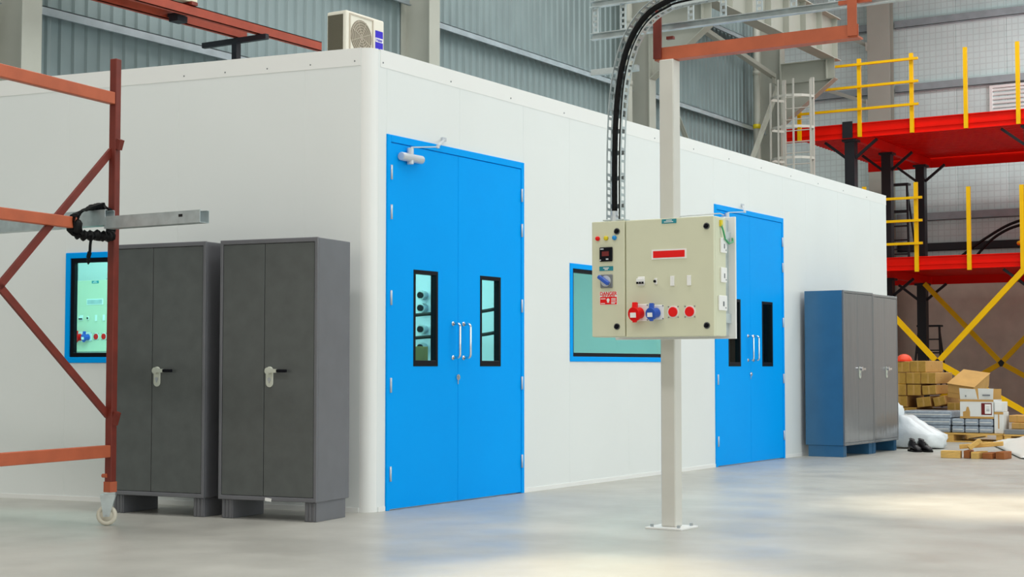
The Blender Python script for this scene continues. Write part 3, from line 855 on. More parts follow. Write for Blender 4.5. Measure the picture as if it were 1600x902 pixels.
MB().obox((2.0, 0, 2.043), (0.06, 0.08, 0.008)).obox((2.1, 0, 2.043), (0.06, 0.08, 0.008)).build('foot_flange', 'galv', vt)
cab = root('power_cable', (2.04, YT, 2.03), 'thick black power cable bending down into the control panel', 'cable')
cpath = [p + Vector((0, -0.006, 0)) for p in offset_path(mid, -0.006)]
cpath[0].z = 2.10
MB().tube(cpath, 0.019, 12).build('sheath', 'rubber', cab, smooth=True)
MB().cyl(cpath[0] - Vector((0, 0, 0.07)), cpath[0] - Vector((0, 0, 0.03)), 0.027, 8).cyl(cpath[0] - Vector((0, 0, 0.03)), cpath[0] + Vector((0, 0, 0.005)), 0.022, 12).build('cable_gland', 'silver', cab)
thin = root('power_cable', (2.07, YT, 2.03), 'thinner dark cable running beside the thick black cable', 'cable')
tp = [p + Vector((0, 0.006, 0)) for p in offset_path(mid, 0.026)]
tp[0].z = 2.03
MB().tube(tp, 0.008, 8).build('sheath', 'rubber', thin, smooth=True)

ht = root('cable_ladder', (3.3, 0.4, 3.37), 'galvanised cable ladder running behind the red cantilever arm', 'cable tray')
for z in (3.37, 3.60):
    m = MB().box((1.65, 0.40, z), (6.0, 0.406, z + 0.045)).box((1.65, 0.36, z), (6.0, 0.40, z + 0.005)).box((1.65, 0.36, z + 0.04), (6.0, 0.40, z + 0.045))
    m.build('side_rail', 'galv', ht)
x = 1.70
for x in (1.68, 1.90, 2.42, 2.66, 2.92, 3.16, 3.42, 3.75, 4.05):
    m = MB()
    m.box((x - 0.022, 0.385, 3.415), (x - 0.014, 0.40, 3.60)).box((x + 0.014, 0.385, 3.415), (x + 0.022, 0.40, 3.60))
    for q in range(5):
        z = 3.415 + q * 0.04
        m.box((x - 0.014, 0.39, z), (x + 0.014, 0.398, z + 0.016))
    m.build('perforated_rung', 'galv', ht)

# ------------------------------------------------------------------ red rolling scaffold frame
A = Vector((-0.947, -1.63, 0)); dv = Vector((-0.14, 0.99, 0)).normalized()
S2 = A - dv * 2.13
sf = root('rolling_scaffold', A, 'red oxide rolling scaffold frame standing before the black cupboards', 'scaffold')
for P in (A, S2):
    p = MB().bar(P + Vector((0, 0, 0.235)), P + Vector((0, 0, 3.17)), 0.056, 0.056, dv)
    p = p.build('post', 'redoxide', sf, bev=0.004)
    MB().obox(P + Vector((0.045, 0.0, 2.58)), (0.035, 0.04, 0.07), (0, R(20), 0)).build('coupling_lug', 'redoxide', p)
    MB().obox(P + Vector((0.045, 0.0, 0.72)), (0.03, 0.04, 0.09), (0, R(20), 0)).build('coupling_lug', 'redoxide', p)
    MB().obox(P + Vector((0, 0, 0.26)), (0.062, 0.062, 0.07)).cyl(P + Vector((-0.04, -0.03, 0.335)), P + Vector((0.0, -0.03, 0.335)), 0.014, 10).build('spigot', 'redlight', p)
    rot = Matrix.Rotation(R(40), 4, 'Z')
    def q_(x, y, z): return P + rot @ Vector((x, y, z))
    f = MB().obox(P + Vector((0, 0, 0.218)), (0.07, 0.06, 0.014), (0, 0, R(40))).obox(q_(-0.012, 0, 0.203), (0.1, 0.074, 0.014), (0, 0, R(40)))
    for yy in (-0.034, 0.03):
        f.prism([q_(-0.062, yy, 0.2), q_(0.038, yy, 0.2), q_(0.0, yy, 0.062), q_(-0.04, yy, 0.062)], rot @ Vector((0, 0.004, 0)))
    c = f.build('caster_fork', 'galv', sf)
    wc = q_(-0.02, 0, 0.07)
    MB().tube([wc + rot @ Vector((0.052 * math.cos(R(a)), 0, 0.052 * math.sin(R(a)))) for a in range(0, 360, 20)], 0.018, 10, closed=True).cyl(wc + rot @ Vector((0, -0.015, 0)), wc + rot @ Vector((0, 0.015, 0)), 0.04, 16).build('caster_wheel', 'caster', c, smooth=True)
    MB().cyl(wc + rot @ Vector((0, -0.04, 0)), wc + rot @ Vector((0, 0.04, 0)), 0.009, 8).build('axle', 'steel', c)
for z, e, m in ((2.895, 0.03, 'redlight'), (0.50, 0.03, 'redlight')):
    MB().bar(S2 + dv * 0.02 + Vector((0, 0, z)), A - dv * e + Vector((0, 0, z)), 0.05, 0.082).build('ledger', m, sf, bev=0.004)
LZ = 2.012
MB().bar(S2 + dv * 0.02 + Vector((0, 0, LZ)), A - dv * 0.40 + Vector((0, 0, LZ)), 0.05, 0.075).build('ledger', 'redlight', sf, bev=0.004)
n = A - dv * 1.065 + Vector((0, 0, 1.565))
oz = Vector((-0.02, 0, 0))
for q in (A + Vector((0, 0, 2.55)), A + Vector((0, 0, 0.73)), S2 + Vector((0, 0, 2.45)), S2 + Vector((0, 0, 0.68))):
    e = (q - n).normalized()
    MB().bar(n + oz, q + oz - e * 0.02, 0.02, 0.05).build('diagonal_brace', 'redoxide', sf)
# galvanised channel lashed across the frame
ch = root('steel_channel', (-0.9, -1.79, 2.06), 'galvanised steel channel lashed level across the red scaffold', 'channel')
for (x0, x1, yo, z0, z1) in ((-2.6, -0.80, -0.006, 2.008, 2.112), (-0.815, 0.045, 0.0, 1.985, 2.066)):
    t = 0.003
    y0, y1 = -1.84 + yo, -1.755 + yo
    MB().box((x0, y0, z0), (x1, y0 + t, z1)).box((x0, y1 - t, z0), (x1, y1, z1)).box((x0, y0 + t, z0), (x1, y1 - t, z0 + t)).box((x0, y0 + t, z1 - t), (x1, y0 + 0.018, z1)).box((x0, y1 - 0.018, z1 - t), (x1, y1 - t, z1)).build('channel_length', 'galv', ch)
MB().box((-0.14, -1.8405, 2.028), (-0.105, -1.84, 2.046)).build('bolt_slot', 'void', ch)
# black webbing lashing
st = root('webbing_strap', (-0.9, -1.9, 1.9), 'black webbing lashing knotted round the scaffold rail, its tail hanging', 'strap')
m = MB()
for k, (a, z0, z1, y0, y1) in enumerate(((-0.885, 1.955, 2.128, -2.055, -1.70), (-0.93, 1.95, 2.128, -1.99, -1.69))):
    pts = [(a, y0, z0), (a - 0.02, y1, z0), (a - 0.03, y1, z1), (a + 0.0, -1.86, z1 + 0.002), (a + 0.02, y0, (z0 + z1) / 2 + 0.02)]
    pts = smooth_path(pts + [pts[0]], 6)
    for p, q in zip(pts, pts[1:]): m.bar(p, q, 0.055, 0.008, (0, 1, 0.1))
m.build('strap_loop', 'rubber', st)
MB().ball((-0.895, -2.02, 1.985), (0.05, 0.05, 0.055), 12, 8, lambda v: v * (1 + 0.15 * math.sin(7 * v.x + 5 * v.z))).build('knot', 'rubber', st, smooth=True)
tb = smooth_path([(-0.91, -1.99, 1.945), (-0.895, -1.92, 1.935), (-0.885, -1.83, 1.945), (-0.875, -1.76, 1.94), (-0.885, -1.70, 1.955)], 8)
MB().tube(tb, [0.03 + 0.01 * math.sin(i * 1.3) for i in range(len(tb))], 8).build('bunched_webbing', 'rubber', st, smooth=True)
tl = smooth_path([(-0.80, -1.96, 1.93), (-0.795, -1.975, 1.87), (-0.805, -1.97, 1.82), (-0.82, -1.97, 1.775), (-0.80, -1.975, 1.75)], 6)
m = MB()
for i, (p, q) in enumerate(zip(tl, tl[1:])): m.bar(p, q, 0.035 if i > 11 else 0.022, 0.005, (0, 1, 0.05))
m.build('strap_tail', 'rubber', st)

# ------------------------------------------------------------------ things on the room's roof
ac = root('air_conditioner', (-4.15, 5.13, H), 'beige outdoor air conditioner unit on a stand above the white room', 'air conditioner')
ax, ay0, ay1, az0, az1 = -4.0, 4.77, 5.49, 4.62, 5.17
MB().box((ax - 0.29, ay0, az0), (ax, ay1, az1)).build('casing', 'ac', ac, bev=0.02, seg=2)
MB().box((ax - 0.27, ay0 - 0.004, az0 + 0.03), (ax - 0.05, ay0 + 0.002, az1 - 0.045)).build('condenser_fins', 'ac_dark', ac)
gr = MB().ring('x', (ay0 + 0.05, ay0 + 0.50, az0 + 0.05, az1 - 0.03), (ay0 + 0.065, ay0 + 0.485, az0 + 0.065, az1 - 0.045), ax, ax + 0.012).build('fan_grille', 'ac_grille', ac)
gc = (ay0 + 0.275, (az0 + az1) / 2)
for k in range(1, 7):
    MB().tube([(ax + 0.008, gc[0] + 0.031 * k * math.cos(R(t)), gc[1] + 0.031 * k * math.sin(R(t))) for t in range(0, 360, 18)], 0.004, 5, closed=True).build('grille_ring', 'ac_grille', gr)
for k in range(8):
    a = R(k * 45 + 20)
    MB().bar((ax + 0.008, gc[0], gc[1]), (ax + 0.008, gc[0] + 0.2 * math.cos(a), gc[1] + 0.2 * math.sin(a)), 0.008, 0.006).build('grille_spoke', 'ac_grille', gr)
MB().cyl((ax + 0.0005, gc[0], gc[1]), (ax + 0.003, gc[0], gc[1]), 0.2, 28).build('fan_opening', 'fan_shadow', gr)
lg = MB().box((ax, ay0 + 0.545, az0 + 0.19), (ax + 0.004, ay0 + 0.69, az0 + 0.41)).build('logo_plate', 'logo', ac)
MB().box((ax + 0.004, ay0 + 0.545, az0 + 0.275), (ax + 0.0045, ay0 + 0.69, az0 + 0.325)).build('logo_band', 'white', lg)
text('lettering', 'Haier', 0.055, 'logo', (ax + 0.006, ay0 + 0.617, az0 + 0.30), (R(90), 0, R(90)), lg, 1.0)
for x in (ax - 0.25, ax - 0.04):
    for y in (ay0 + 0.08, ay1 - 0.08):
        MB().box((x - 0.02, y - 0.02, H), (x + 0.02, y + 0.02, az0)).build('stand_leg', 'galv', ac)

rl = root('rail_frame', (-6.0, 4.0, H), 'red steel channel rails carried on dark posts over the room roof', 'frame')
for x, y1 in ((-6.0, 5.28), (-5.64, 6.3)):
    MB().box((x - 0.03, -1.5, 5.13), (x - 0.02, y1, 5.25)).box((x - 0.02, -1.5, 5.24), (x + 0.03, y1, 5.25)).box((x - 0.02, -1.5, 5.13), (x + 0.03, y1, 5.14)).box((x + 0.02, -1.5, 5.13), (x + 0.03, y1, 5.25)).build('rail', 'railred', rl)
for y in (0.2, 5.12):
    MB().box((-6.55, y - 0.03, 5.06), (-5.5, y + 0.03, 5.125)).build('cross_bar', 'mez_black', rl)
    for x in ((-6.0,) if y > 1 else (-6.0, -5.64)):
        MB().box((x - 0.04, y - 0.04, H), (x + 0.04, y + 0.04, 5.06)).build('post', 'mez_black', rl)
MB().box((-5.965, 3.9, 5.15), (-5.675, 3.98, 5.19)).box((-5.9, 3.86, 5.08), (-5.76, 4.02, 5.15)).build('roller_bracket', 'mez_black', rl)
cr = root('crate', (-5.6, 3.0, 5.25), 'pale crate on dark bearers resting on the red rails', 'crate')
MB().box((-6.02, 2.4, 5.29), (-5.6, 4.02, 5.9)).build('crate_body', 'crate', cr, bev=0.01)
for y in (2.5, 3.2, 3.9):
    MB().box((-6.06, y, 5.252), (-5.58, y + 0.1, 5.29)).build('bearer', 'redoxide', cr)

# ------------------------------------------------------------------ two-level mezzanine
YF, YR = 24.75, 30.9
mz = root('mezzanine', (-3.15, YF, 0), 'red two-level steel mezzanine with yellow railings and black posts', 'mezzanine')
MX0, MX1 = -6.82, 3.2
def fascia(z0, z1, y, s=1):
    m = MB()
    h = z1 - z0
    m.box((MX0, y, z0), (MX1, y + 0.012, z1))
    for a, b, d in ((0.0, 0.03, 0.035), (0.36, 0.5, 0.026), (0.94, 1.0, 0.035)):
        m.box((MX0, y - d * s if s > 0 else y + 0.012, z0 + h * a), (MX1, y if s > 0 else y + 0.012 + d, z0 + h * b))
    return m.build('fascia_beam', 'mez_red', mz)
for (z0, z1) in ((3.22, 3.52), (6.295, 6.63)):
    fascia(z0, z1, YF)
    fascia(z0, z1, YR, s=-1)
    # ribbed deck planks running along x
    step = 0.2
    n_ = int((YR - YF - 0.05) / step)
    pk = None
    for k in range(n_):
        y = YF + 0.03 + k * step
        if pk is None:
            mb = MB()
            zt, zb_ = z1 - 0.03, z1 - 0.095
            prof = [(y, zt), (y + 0.06, zt), (y + 0.085, zb_), (y + 0.17, zb_), (y + 0.199, zt), (y + 0.199, zt + 0.004), (y, zt + 0.004)]
            mb.prism([(MX0, a, b) for a, b in prof], (MX1 - MX0, 0, 0))
            pk = mb.build('deck_plank', 'mez_red', mz)
        else:
            o = pk.copy(); C.objects.link(o); o.parent = mz; o.location = (0, k * step, 0)
    for x in (-5.17, -1.145, 2.88):
        MB().box((x - 0.06, YF + 0.03, z0), (x + 0.06, YR - 0.03, z1 - 0.1)).build('joist', 'mez_red', mz)
PY = (24.93, 27.5, 30.2)
for x in (-5.17, -1.145, 2.88):
    for y in PY:
        MB().box((x - 0.115, y - 0.115, 0), (x + 0.115, y + 0.115, 3.2)).build('post', 'mez_black', mz)
        MB().box((x - 0.115, y - 0.115, 3.52), (x + 0.115, y + 0.115, 6.275)).build('post', 'mez_black', mz)
        for zt in (3.19, 6.265):
            for s in (-1, 1):
                if MX0 < x + s * 0.62 < MX1:
                    MB().bar((x + s * 0.11, y, zt - 0.4), (x + s * 0.62, y, zt), 0.06, 0.06).build('knee_brace', 'mez_black', mz)
            MB().box((x - 0.17, y - 0.15, zt - 0.03), (x + 0.17, y + 0.15, zt + 0.025)).build('cap_plate', 'mez_black', mz)
MB().box((-5.29, YF - 0.06, 6.3), (-5.05, YF - 0.045, 6.68)).build('post_head', 'mez_black', mz)
# railings
for x in (-6.32, -4.87, -3.66, -2.457, -1.33, -0.16, 1.03):
    MB().box((x - 0.043, YF - 0.105, 6.3), (x + 0.043, YF - 0.045, 8.095)).build('railing_post', 'yellow', mz)
for z in (7.957, 7.445, 6.93):
    MB().bar((-6.8, YF - 0.134, z), (-3.49, YF - 0.134, z), 0.055, 0.055).build('guard_rail', 'yellow', mz)
for x, zt in ((-5.97, 5.14), (-4.78, 5.15), (-3.594, 5.18), (-2.43, 5.01), (-1.29, 4.98), (-0.1, 4.98)):
    MB().box((x - 0.043, YF - 0.105, 3.18), (x + 0.043, YF - 0.045, zt)).build('railing_post', 'yellow', mz)
for z in (4.83, 4.32, 3.81):
    MB().bar((-6.8, YF - 0.134, z), (-3.44, YF - 0.134, z), 0.055, 0.055).build('guard_rail', 'yellow', mz)
# cross bracing front and rear
for y in (YF - 0.08, PY[2] - 0.16):
    n = Vector((-3.157, y, 1.157))
    MB().obox(n, (0.17, 0.014, 0.17)).build('brace_gusset', 'mez_black', mz)
    for q in ((-5.07, 3.2), (-1.22, 3.2), (-1.22, 0.06), (-5.07, 0.06)):
        q = Vector((q[0], y, q[1])); e = (q - n).normalized()
        MB().bar(n + e * 0.07, q, 0.06, 0.12).build('diagonal_brace', 'yellow', mz)

# step ladders behind the posts
def step_ladder(loc, label):
    r = root('step_ladder', loc, label, 'ladder', 'dark step ladders', local=True)
    h, w, wt, dy = 2.15, 0.84, 0.54, 0.42
    for s in (-1, 1):
        MB().bar((s * w / 2, -dy, 0), (s * wt / 2, -0.04, h), 0.045, 0.06).build('front_rail', 'mez_black', r)
        MB().bar((s * w / 2 * 0.92, dy, 0), (s * wt / 2 * 0.9, 0.04, h - 0.06), 0.04, 0.04).build('rear_rail', 'mez_black', r)
    for k in range(1, 6):
        t = k / 6.0
        ww = w + (wt - w) * t
        MB().obox((0, -dy + (dy - 0.04) * t, h * t), (ww, 0.1, 0.035)).build('step', 'mez_black', r)
    for t in (0.25, 0.7):
        ww = (w + (wt - w) * t) * 0.92
        MB().bar((-ww / 2, dy * (1 - t) + 0.03, h * t), (ww / 2, dy * (1 - t) + 0.03, h * t), 0.025, 0.03).build('rear_stay', 'mez_black', r)
    MB().obox((0, 0, h), (wt + 0.1, 0.24, 0.05)).build('top_platform', 'mez_black', r)
    return r
la = step_ladder((-5.42, 29.0, 3.52), 'dark step ladder standing on the lower red deck')
lb = copy_tree(la); lb.location = (-5.42, 31.6, 0); lb['label'] = 'dark step ladder standing on the floor behind the brown cartons'
# bundle and hoses on the lower deck
bd_ = root('sack_bundle', (-1.25, 26.0, 3.52), 'pinkish sack bundle with yellow strap on the lower red deck', 'bundle')
MB().ball((-1.25, 26.0, 3.87), (0.42, 0.36, 0.34), 18, 12, lambda v: v * (1 + 0.1 * math.sin(6 * v.x + 2) * math.sin(5 * v.z))).build('sack', 'pink', bd_, smooth=True)
MB().tube([(-1.25 + 0.44 * math.cos(R(a)), 26.0 + 0.38 * math.sin(R(a)), 3.82) for a in range(0, 360, 20)], 0.045, 8, closed=True).build('strap', 'yellow', bd_, smooth=True)
hs = root('hose', (-2.0, 27.0, 3.52), 'black hoses looping over the lower red deck', 'hose')
for k, zz in enumerate((0.0, 0.1)):
    MB().tube(smooth_path([(-3.3 + 0.4 * k, 26.7, 3.54), (-2.7 + 0.2 * k, 26.75, 3.98), (-2.0, 26.8, 4.36 - zz), (-1.3, 26.85, 4.46 - zz), (-0.5, 26.9, 4.2), (0.0, 26.9, 3.54)], 8), 0.032, 8).build('hose_length', 'rubber', hs, smooth=True)

# ------------------------------------------------------------------ stored goods by the mezzanine
def carton(x0, x1, z0, z1, y, depth, label, tilt=0.0, lean=0.0, end='kraft_end', side='kraft', tape=True, group='brown cartons in the leaning stack', name='carton'):
    w, h = x1 - x0, z1 - z0
    r = root(name, ((x0 + x1) / 2, y, (z0 + z1) / 2), label, 'box', group, local=True)
    r.rotation_euler = (R(lean), R(tilt), R(random.uniform(-0.5, 0.5)))
    b = MB().box((-w / 2, 0, -h / 2), (w / 2, depth, h / 2)).build('box_body', side, r, bev=0.006)
    MB().box((-w / 2 + 0.004, -0.006, -h / 2 + 0.004), (w / 2 - 0.004, 0.0, h / 2 - 0.004)).build('end_flap', end, r, bev=0.004)
    if tape:
        MB().box((-w / 2 - 0.0015, depth * 0.3, h * 0.02), (w / 2 + 0.0015, depth * 0.3 + 0.03, h * 0.1)).build('tape_strip', 'tape', r)
        MB().box((-0.012, -0.0075, -h / 2 + 0.005), (0.012, -0.006, h / 2 - 0.005)).build('tape_strip', 'tape', r)
    return r

def pallet(x0, x1, y0, y1, label, h=0.13):
    r = root('wooden_pallet', ((x0 + x1) / 2, (y0 + y1) / 2, 0), label, 'pallet', 'wooden pallets')
    n = max(4, int((y1 - y0) / 0.15))
    wd = (y1 - y0) / n
    for k in range(n):
        MB().box((x0, y0 + k * wd + 0.012, h - 0.022), (x1, y0 + (k + 1) * wd - 0.012, h)).build('deck_board', 'wood', r)
    for x in (x0 + 0.05, (x0 + x1) / 2, x1 - 0.05):
        MB().box((x - 0.045, y0 + 0.02, 0.02), (x + 0.045, y1 - 0.02, h - 0.022)).build('stringer', 'wood', r)
    for y in (y0 + 0.05, y1 - 0.05):
        MB().box((x0, y - 0.045, 0), (x1, y + 0.045, 0.02)).build('bottom_board', 'wood', r)
    return r
pallet(-0.62, 0.56, 13.58, 14.7, 'wooden pallet under the leaning brown cartons')
pallet(-0.2, 1.27, 12.82, 13.5, 'wooden pallet under the grey shrink-wrapped packs')
pallet(1.31, 2.6, 12.7, 13.6, 'wooden pallet under the low kraft packs beside the white cartons')
Lc = 'brown cartons in the leaning stack'
rows = [
 (-0.51, -0.288, 0.985, 1.145, 0, 'brown carton under the orange helmet at the top of the stack'),
 (-0.284, -0.045, 0.985, 1.155, 0, 'topmost brown carton of the leaning stack with its long side in view'),
 (-0.555, -0.345, 0.812, 0.980, 0, 'brown carton in the second row from the top, partly behind the cupboard'),
 (-0.340, -0.122, 0.812, 0.980, 0, 'brown carton in the middle of the second row from the top'),
 (-0.116, 0.105, 0.815, 0.980, 0, 'brown carton at the right end of the second row from the top'),
 (-0.555, -0.345, 0.640, 0.804, 0, 'brown carton in the third row from the top, partly behind the cupboard'),
 (-0.330, -0.125, 0.640, 0.804, 0, 'brown carton in the middle of the third row from the top'),
 (-0.100, 0.105, 0.655, 0.790, -4, 'brown carton at the right end of the third row, slightly tilted'),
 (-0.555, -0.335, 0.468, 0.635, 0, 'brown carton in the fourth row from the top, partly behind the cupboard'),
 (-0.190, 0.020, 0.470, 0.615, -7, 'tilted brown carton slipping out of the middle of the stack'),
 (0.060, 0.235, 0.490, 0.625, -13, 'strongly tilted brown carton below the leaning carton lid'),
 (-0.470, -0.200, 0.300, 0.460, 0, 'wide crumpled brown carton just above the white plastic bag'),
 (-0.190, 0.125, 0.300, 0.430, 0, 'low brown carton just behind the grey wrapped packs'),
 (0.270, 0.500, 0.300, 0.540, 0, 'brown carton between the wrapped packs and the leaning carton'),
 (-0.560, -0.300, 0.133, 0.295, 0, 'bottom brown carton behind the white plastic bag'),
 (-0.290, 0.010, 0.133, 0.295, 0, 'bottom brown carton behind the grey wrapped packs'),
 (0.020, 0.470, 0.133, 0.295, 0, 'bottom wide brown carton behind the white cartons'),
]
for (x0, x1, z0, z1, t, lab) in rows:
    carton(x0, x1, z0, z1, 13.62 + random.uniform(-0.015, 0.015), 0.85, lab, tilt=t, group=Lc)
# large carton leaning over the right edge of the stack
lc = root('carton', (0.43, 13.64, 0.70), 'large light brown carton leaning on the right side of the stack', 'box', Lc, local=True)
lc.rotation_euler = (R(15), R(8), R(0))
MB().box((-0.16, 0, -0.11), (0.22, 0.8, 0.10)).build('box_body', 'kraft', lc, bev=0.006)
MB().box((-0.16, -0.004, -0.03), (0.22, 0, -0.022)).build('tape_strip', 'tape', lc)
MB().prism([(-0.17, -0.02, 0.103), (0.235, -0.02, 0.103), (0.235, -0.02, 0.111), (-0.17, -0.02, 0.111)], (0, 0.8, 0)).build('lid_flap', 'kraft', lc)
# orange helmet on the stack
hm = root('helmet', (-0.42, 13.78, 1.147), 'orange safety helmet lying on the top carton beside the cupboard edge', 'helmet')
MB().ball((-0.42, 13.78, 1.15), (0.12, 0.14, 0.11), 18, 12, lambda v: Vector((v.x, v.y, max(v.z, 0)))).build('shell', 'helmet', hm, smooth=True)
MB().prism([(-0.42 + 0.13 * math.cos(R(a)), 13.76 + 0.17 * math.sin(R(a)), 1.148) for a in range(0, 360, 20)], (0, 0, 0.008)).build('brim', 'helmet', hm)

# grey shrink-wrapped packs
def pack(x0, x1, z0, z1, y, d, label):
    r = root('wrapped_pack', ((x0 + x1) / 2, y, z0), label, 'pack', 'grey shrink-wrapped packs')
    MB().box((x0, y, z0), (x1, y + d, z1)).build('wrapped_body', 'wrap', r, bev=0.02, seg=3)
    MB().box((x0 + 0.015, y - 0.003, (z0 + z1) / 2 - 0.004), (x1 - 0.015, y, (z0 + z1) / 2 + 0.004)).build('film_seam', 'film', r)
    return r
for k, w in enumerate(('bottom', 'middle', 'top')):
    pack(-0.15, 0.52 + 0.01 * k, 0.132 + 0.102 * k, 0.232 + 0.102 * k, 12.86 + 0.01 * k, 0.6, w + ' long grey wrapped pack lying next to the white plastic bag')
for k, (zn, w) in enumerate(((0.132, 'lower'), (0.234, 'upper'))):
    for q, (a, b, pos) in enumerate(((0.545, 0.72, 'beside the long packs'), (0.73, 0.92, 'under the white open carton'), (0.93, 1.12, 'under the red carton label'))):
        pack(a, b, zn, zn + 0.098, 12.87, 0.6, w + ' short grey wrapped pack ' + pos)
# white printed cartons
wc = root('carton', (0.89, 12.9, 0.335), 'white open carton with dark red label and raised flaps on the grey packs', 'box')
MB().box((0.66, 12.9, 0.337), (1.128, 13.35, 0.35)).box((0.66, 12.9, 0.35), (1.128, 12.908, 0.60)).box((0.66, 13.342, 0.35), (1.128, 13.35, 0.60)).box((0.66, 12.908, 0.35), (0.668, 13.342, 0.60)).box((1.12, 12.908, 0.35), (1.128, 13.342, 0.60)).build('box_body', 'carton_white', wc)
MB().box((0.658, 12.896, 0.575), (1.13, 12.9, 0.605)).build('kraft_band', 'kraft', wc)
MB().box((0.658, 12.896, 0.337), (1.13, 12.9, 0.365)).build('kraft_band', 'kraft', wc)
MB().prism([(0.70, 12.898, 0.36), (0.80, 12.898, 0.36), (0.80, 12.898, 0.43), (0.78, 12.898, 0.50), (0.755, 12.898, 0.50), (0.74, 12.898, 0.44), (0.70, 12.898, 0.43)], (0, 0.001, 0)).build('torn_patch', 'kraft', wc)
lb_ = MB().box((0.96, 12.895, 0.39), (1.105, 12.899, 0.555)).build('label', 'darkred', wc)
MB().box((1.01, 12.8935, 0.405), (1.095, 12.895, 0.54)).build('label_sticker', 'white', lb_)
bl_ = MB()
for z in (0.44, 0.45, 0.46, 0.475, 0.50): bl_.box((1.03, 12.893, z), (1.075, 12.8935, z + 0.005))
bl_.build('label_print', 'grey', lb_)
f1 = MB().prism([(0.662, 12.905, 0.605), (0.905, 12.905, 0.605), (0.885, 12.86, 0.75), (0.662, 12.86, 0.765)], (0, 0.008, 0.0)).build('raised_flap', 'carton_white', wc)
MB().box((0.74, 12.872, 0.64), (0.755, 12.879, 0.665)).build('print_mark', 'grey', f1)
f2 = MB().prism([(0.925, 12.905, 0.605), (1.12, 12.905, 0.605), (1.14, 12.86, 0.76), (0.925, 12.86, 0.762)], (0, 0.008, 0.0)).build('raised_flap', 'carton_white', wc)
MB().box((0.985, 12.868, 0.655), (1.09, 12.876, 0.675)).build('print_mark', 'grey', f2)
MB().prism([(0.668, 13.34, 0.60), (1.12, 13.34, 0.60), (1.12, 13.36, 0.75), (0.668, 13.36, 0.75)], (0, 0.008, 0.0)).build('rear_flap', 'kraft', wc)
nb = root('carton', (1.2, 12.9, 0.132), 'narrow upright white carton at the end of the grey packs', 'box')
MB().box((1.135, 12.9, 0.132), (1.262, 13.2, 0.433)).build('box_body', 'carton_white', nb, bev=0.004)
MB().box((1.135, 12.897, 0.40), (1.262, 12.9, 0.433)).box((1.19, 12.897, 0.2), (1.205, 12.9, 0.40)).build('kraft_tape', 'kraft', nb)
nb2 = root('carton', (1.2, 12.9, 0.435), 'small white carton standing on the narrow upright carton', 'box')
MB().box((1.138, 12.9, 0.435), (1.26, 13.15, 0.575)).build('box_body', 'carton_white', nb2, bev=0.004)
MB().box((1.155, 12.897, 0.455), (1.243, 12.9, 0.555)).build('sticker', 'white', nb2)
# low kraft packs to the right
bd2 = root('board', (1.9, 13.1, 0.13), 'grey board lying on the pallet beyond the white film', 'board')
MB().box((1.32, 12.72, 0.131), (2.6, 13.5, 0.196)).build('board_slab', 'grey', bd2, bev=0.004)
for (x0, x1, z0, z1, y, lab) in ((1.30, 1.60, 0.286, 0.385, 13.05, 'upper flat kraft pack beside the narrow white carton'), (1.36, 1.86, 0.198, 0.284, 12.95, 'lower flat kraft pack on the grey board')):
    k = root('carton', ((x0 + x1) / 2, y, z0), lab, 'box', 'flat kraft packs')
    MB().box((x0, y, z0), (x1, y + 0.4, z1)).build('box_body', 'kraft', k, bev=0.008)
    MB().box((x0 + 0.1, y - 0.002, z0 + 0.004), (x0 + 0.13, y, z1 - 0.004)).build('tape_strip', 'tape', k)

# white plastic bag, shoes, timber offcuts and film sheet
bg_ = root('plastic_bag', (0.64, 10.98, 0), 'bulging white plastic bag beside the blue-grey cupboard', 'bag')
def baggy(v):
    f = 1 + 0.06 * math.sin(5 * v.x + 3 * v.z) + 0.05 * math.sin(9 * v.y + 4 * v.x) + 0.03 * math.sin(17 * v.x + 11 * v.z)
    z = v.z * f
    if v.z > 0: z *= 1.0 - 0.6 * max(0.0, v.x + 0.55)
    return Vector((v.x * f, v.y * f, max(z, -0.55)))
MB().ball((0.64, 10.98, 0.18), (0.40, 0.32, 0.30), 36, 22, baggy).build('bag_body', 'bag', bg_, smooth=True)
MB().ball((0.36, 10.97, 0.47), (0.10, 0.09, 0.12), 14, 10, lambda v: v * (1 + 0.15 * math.sin(8 * v.x + 6 * v.y))).build('gathered_neck', 'bag', bg_, smooth=True)

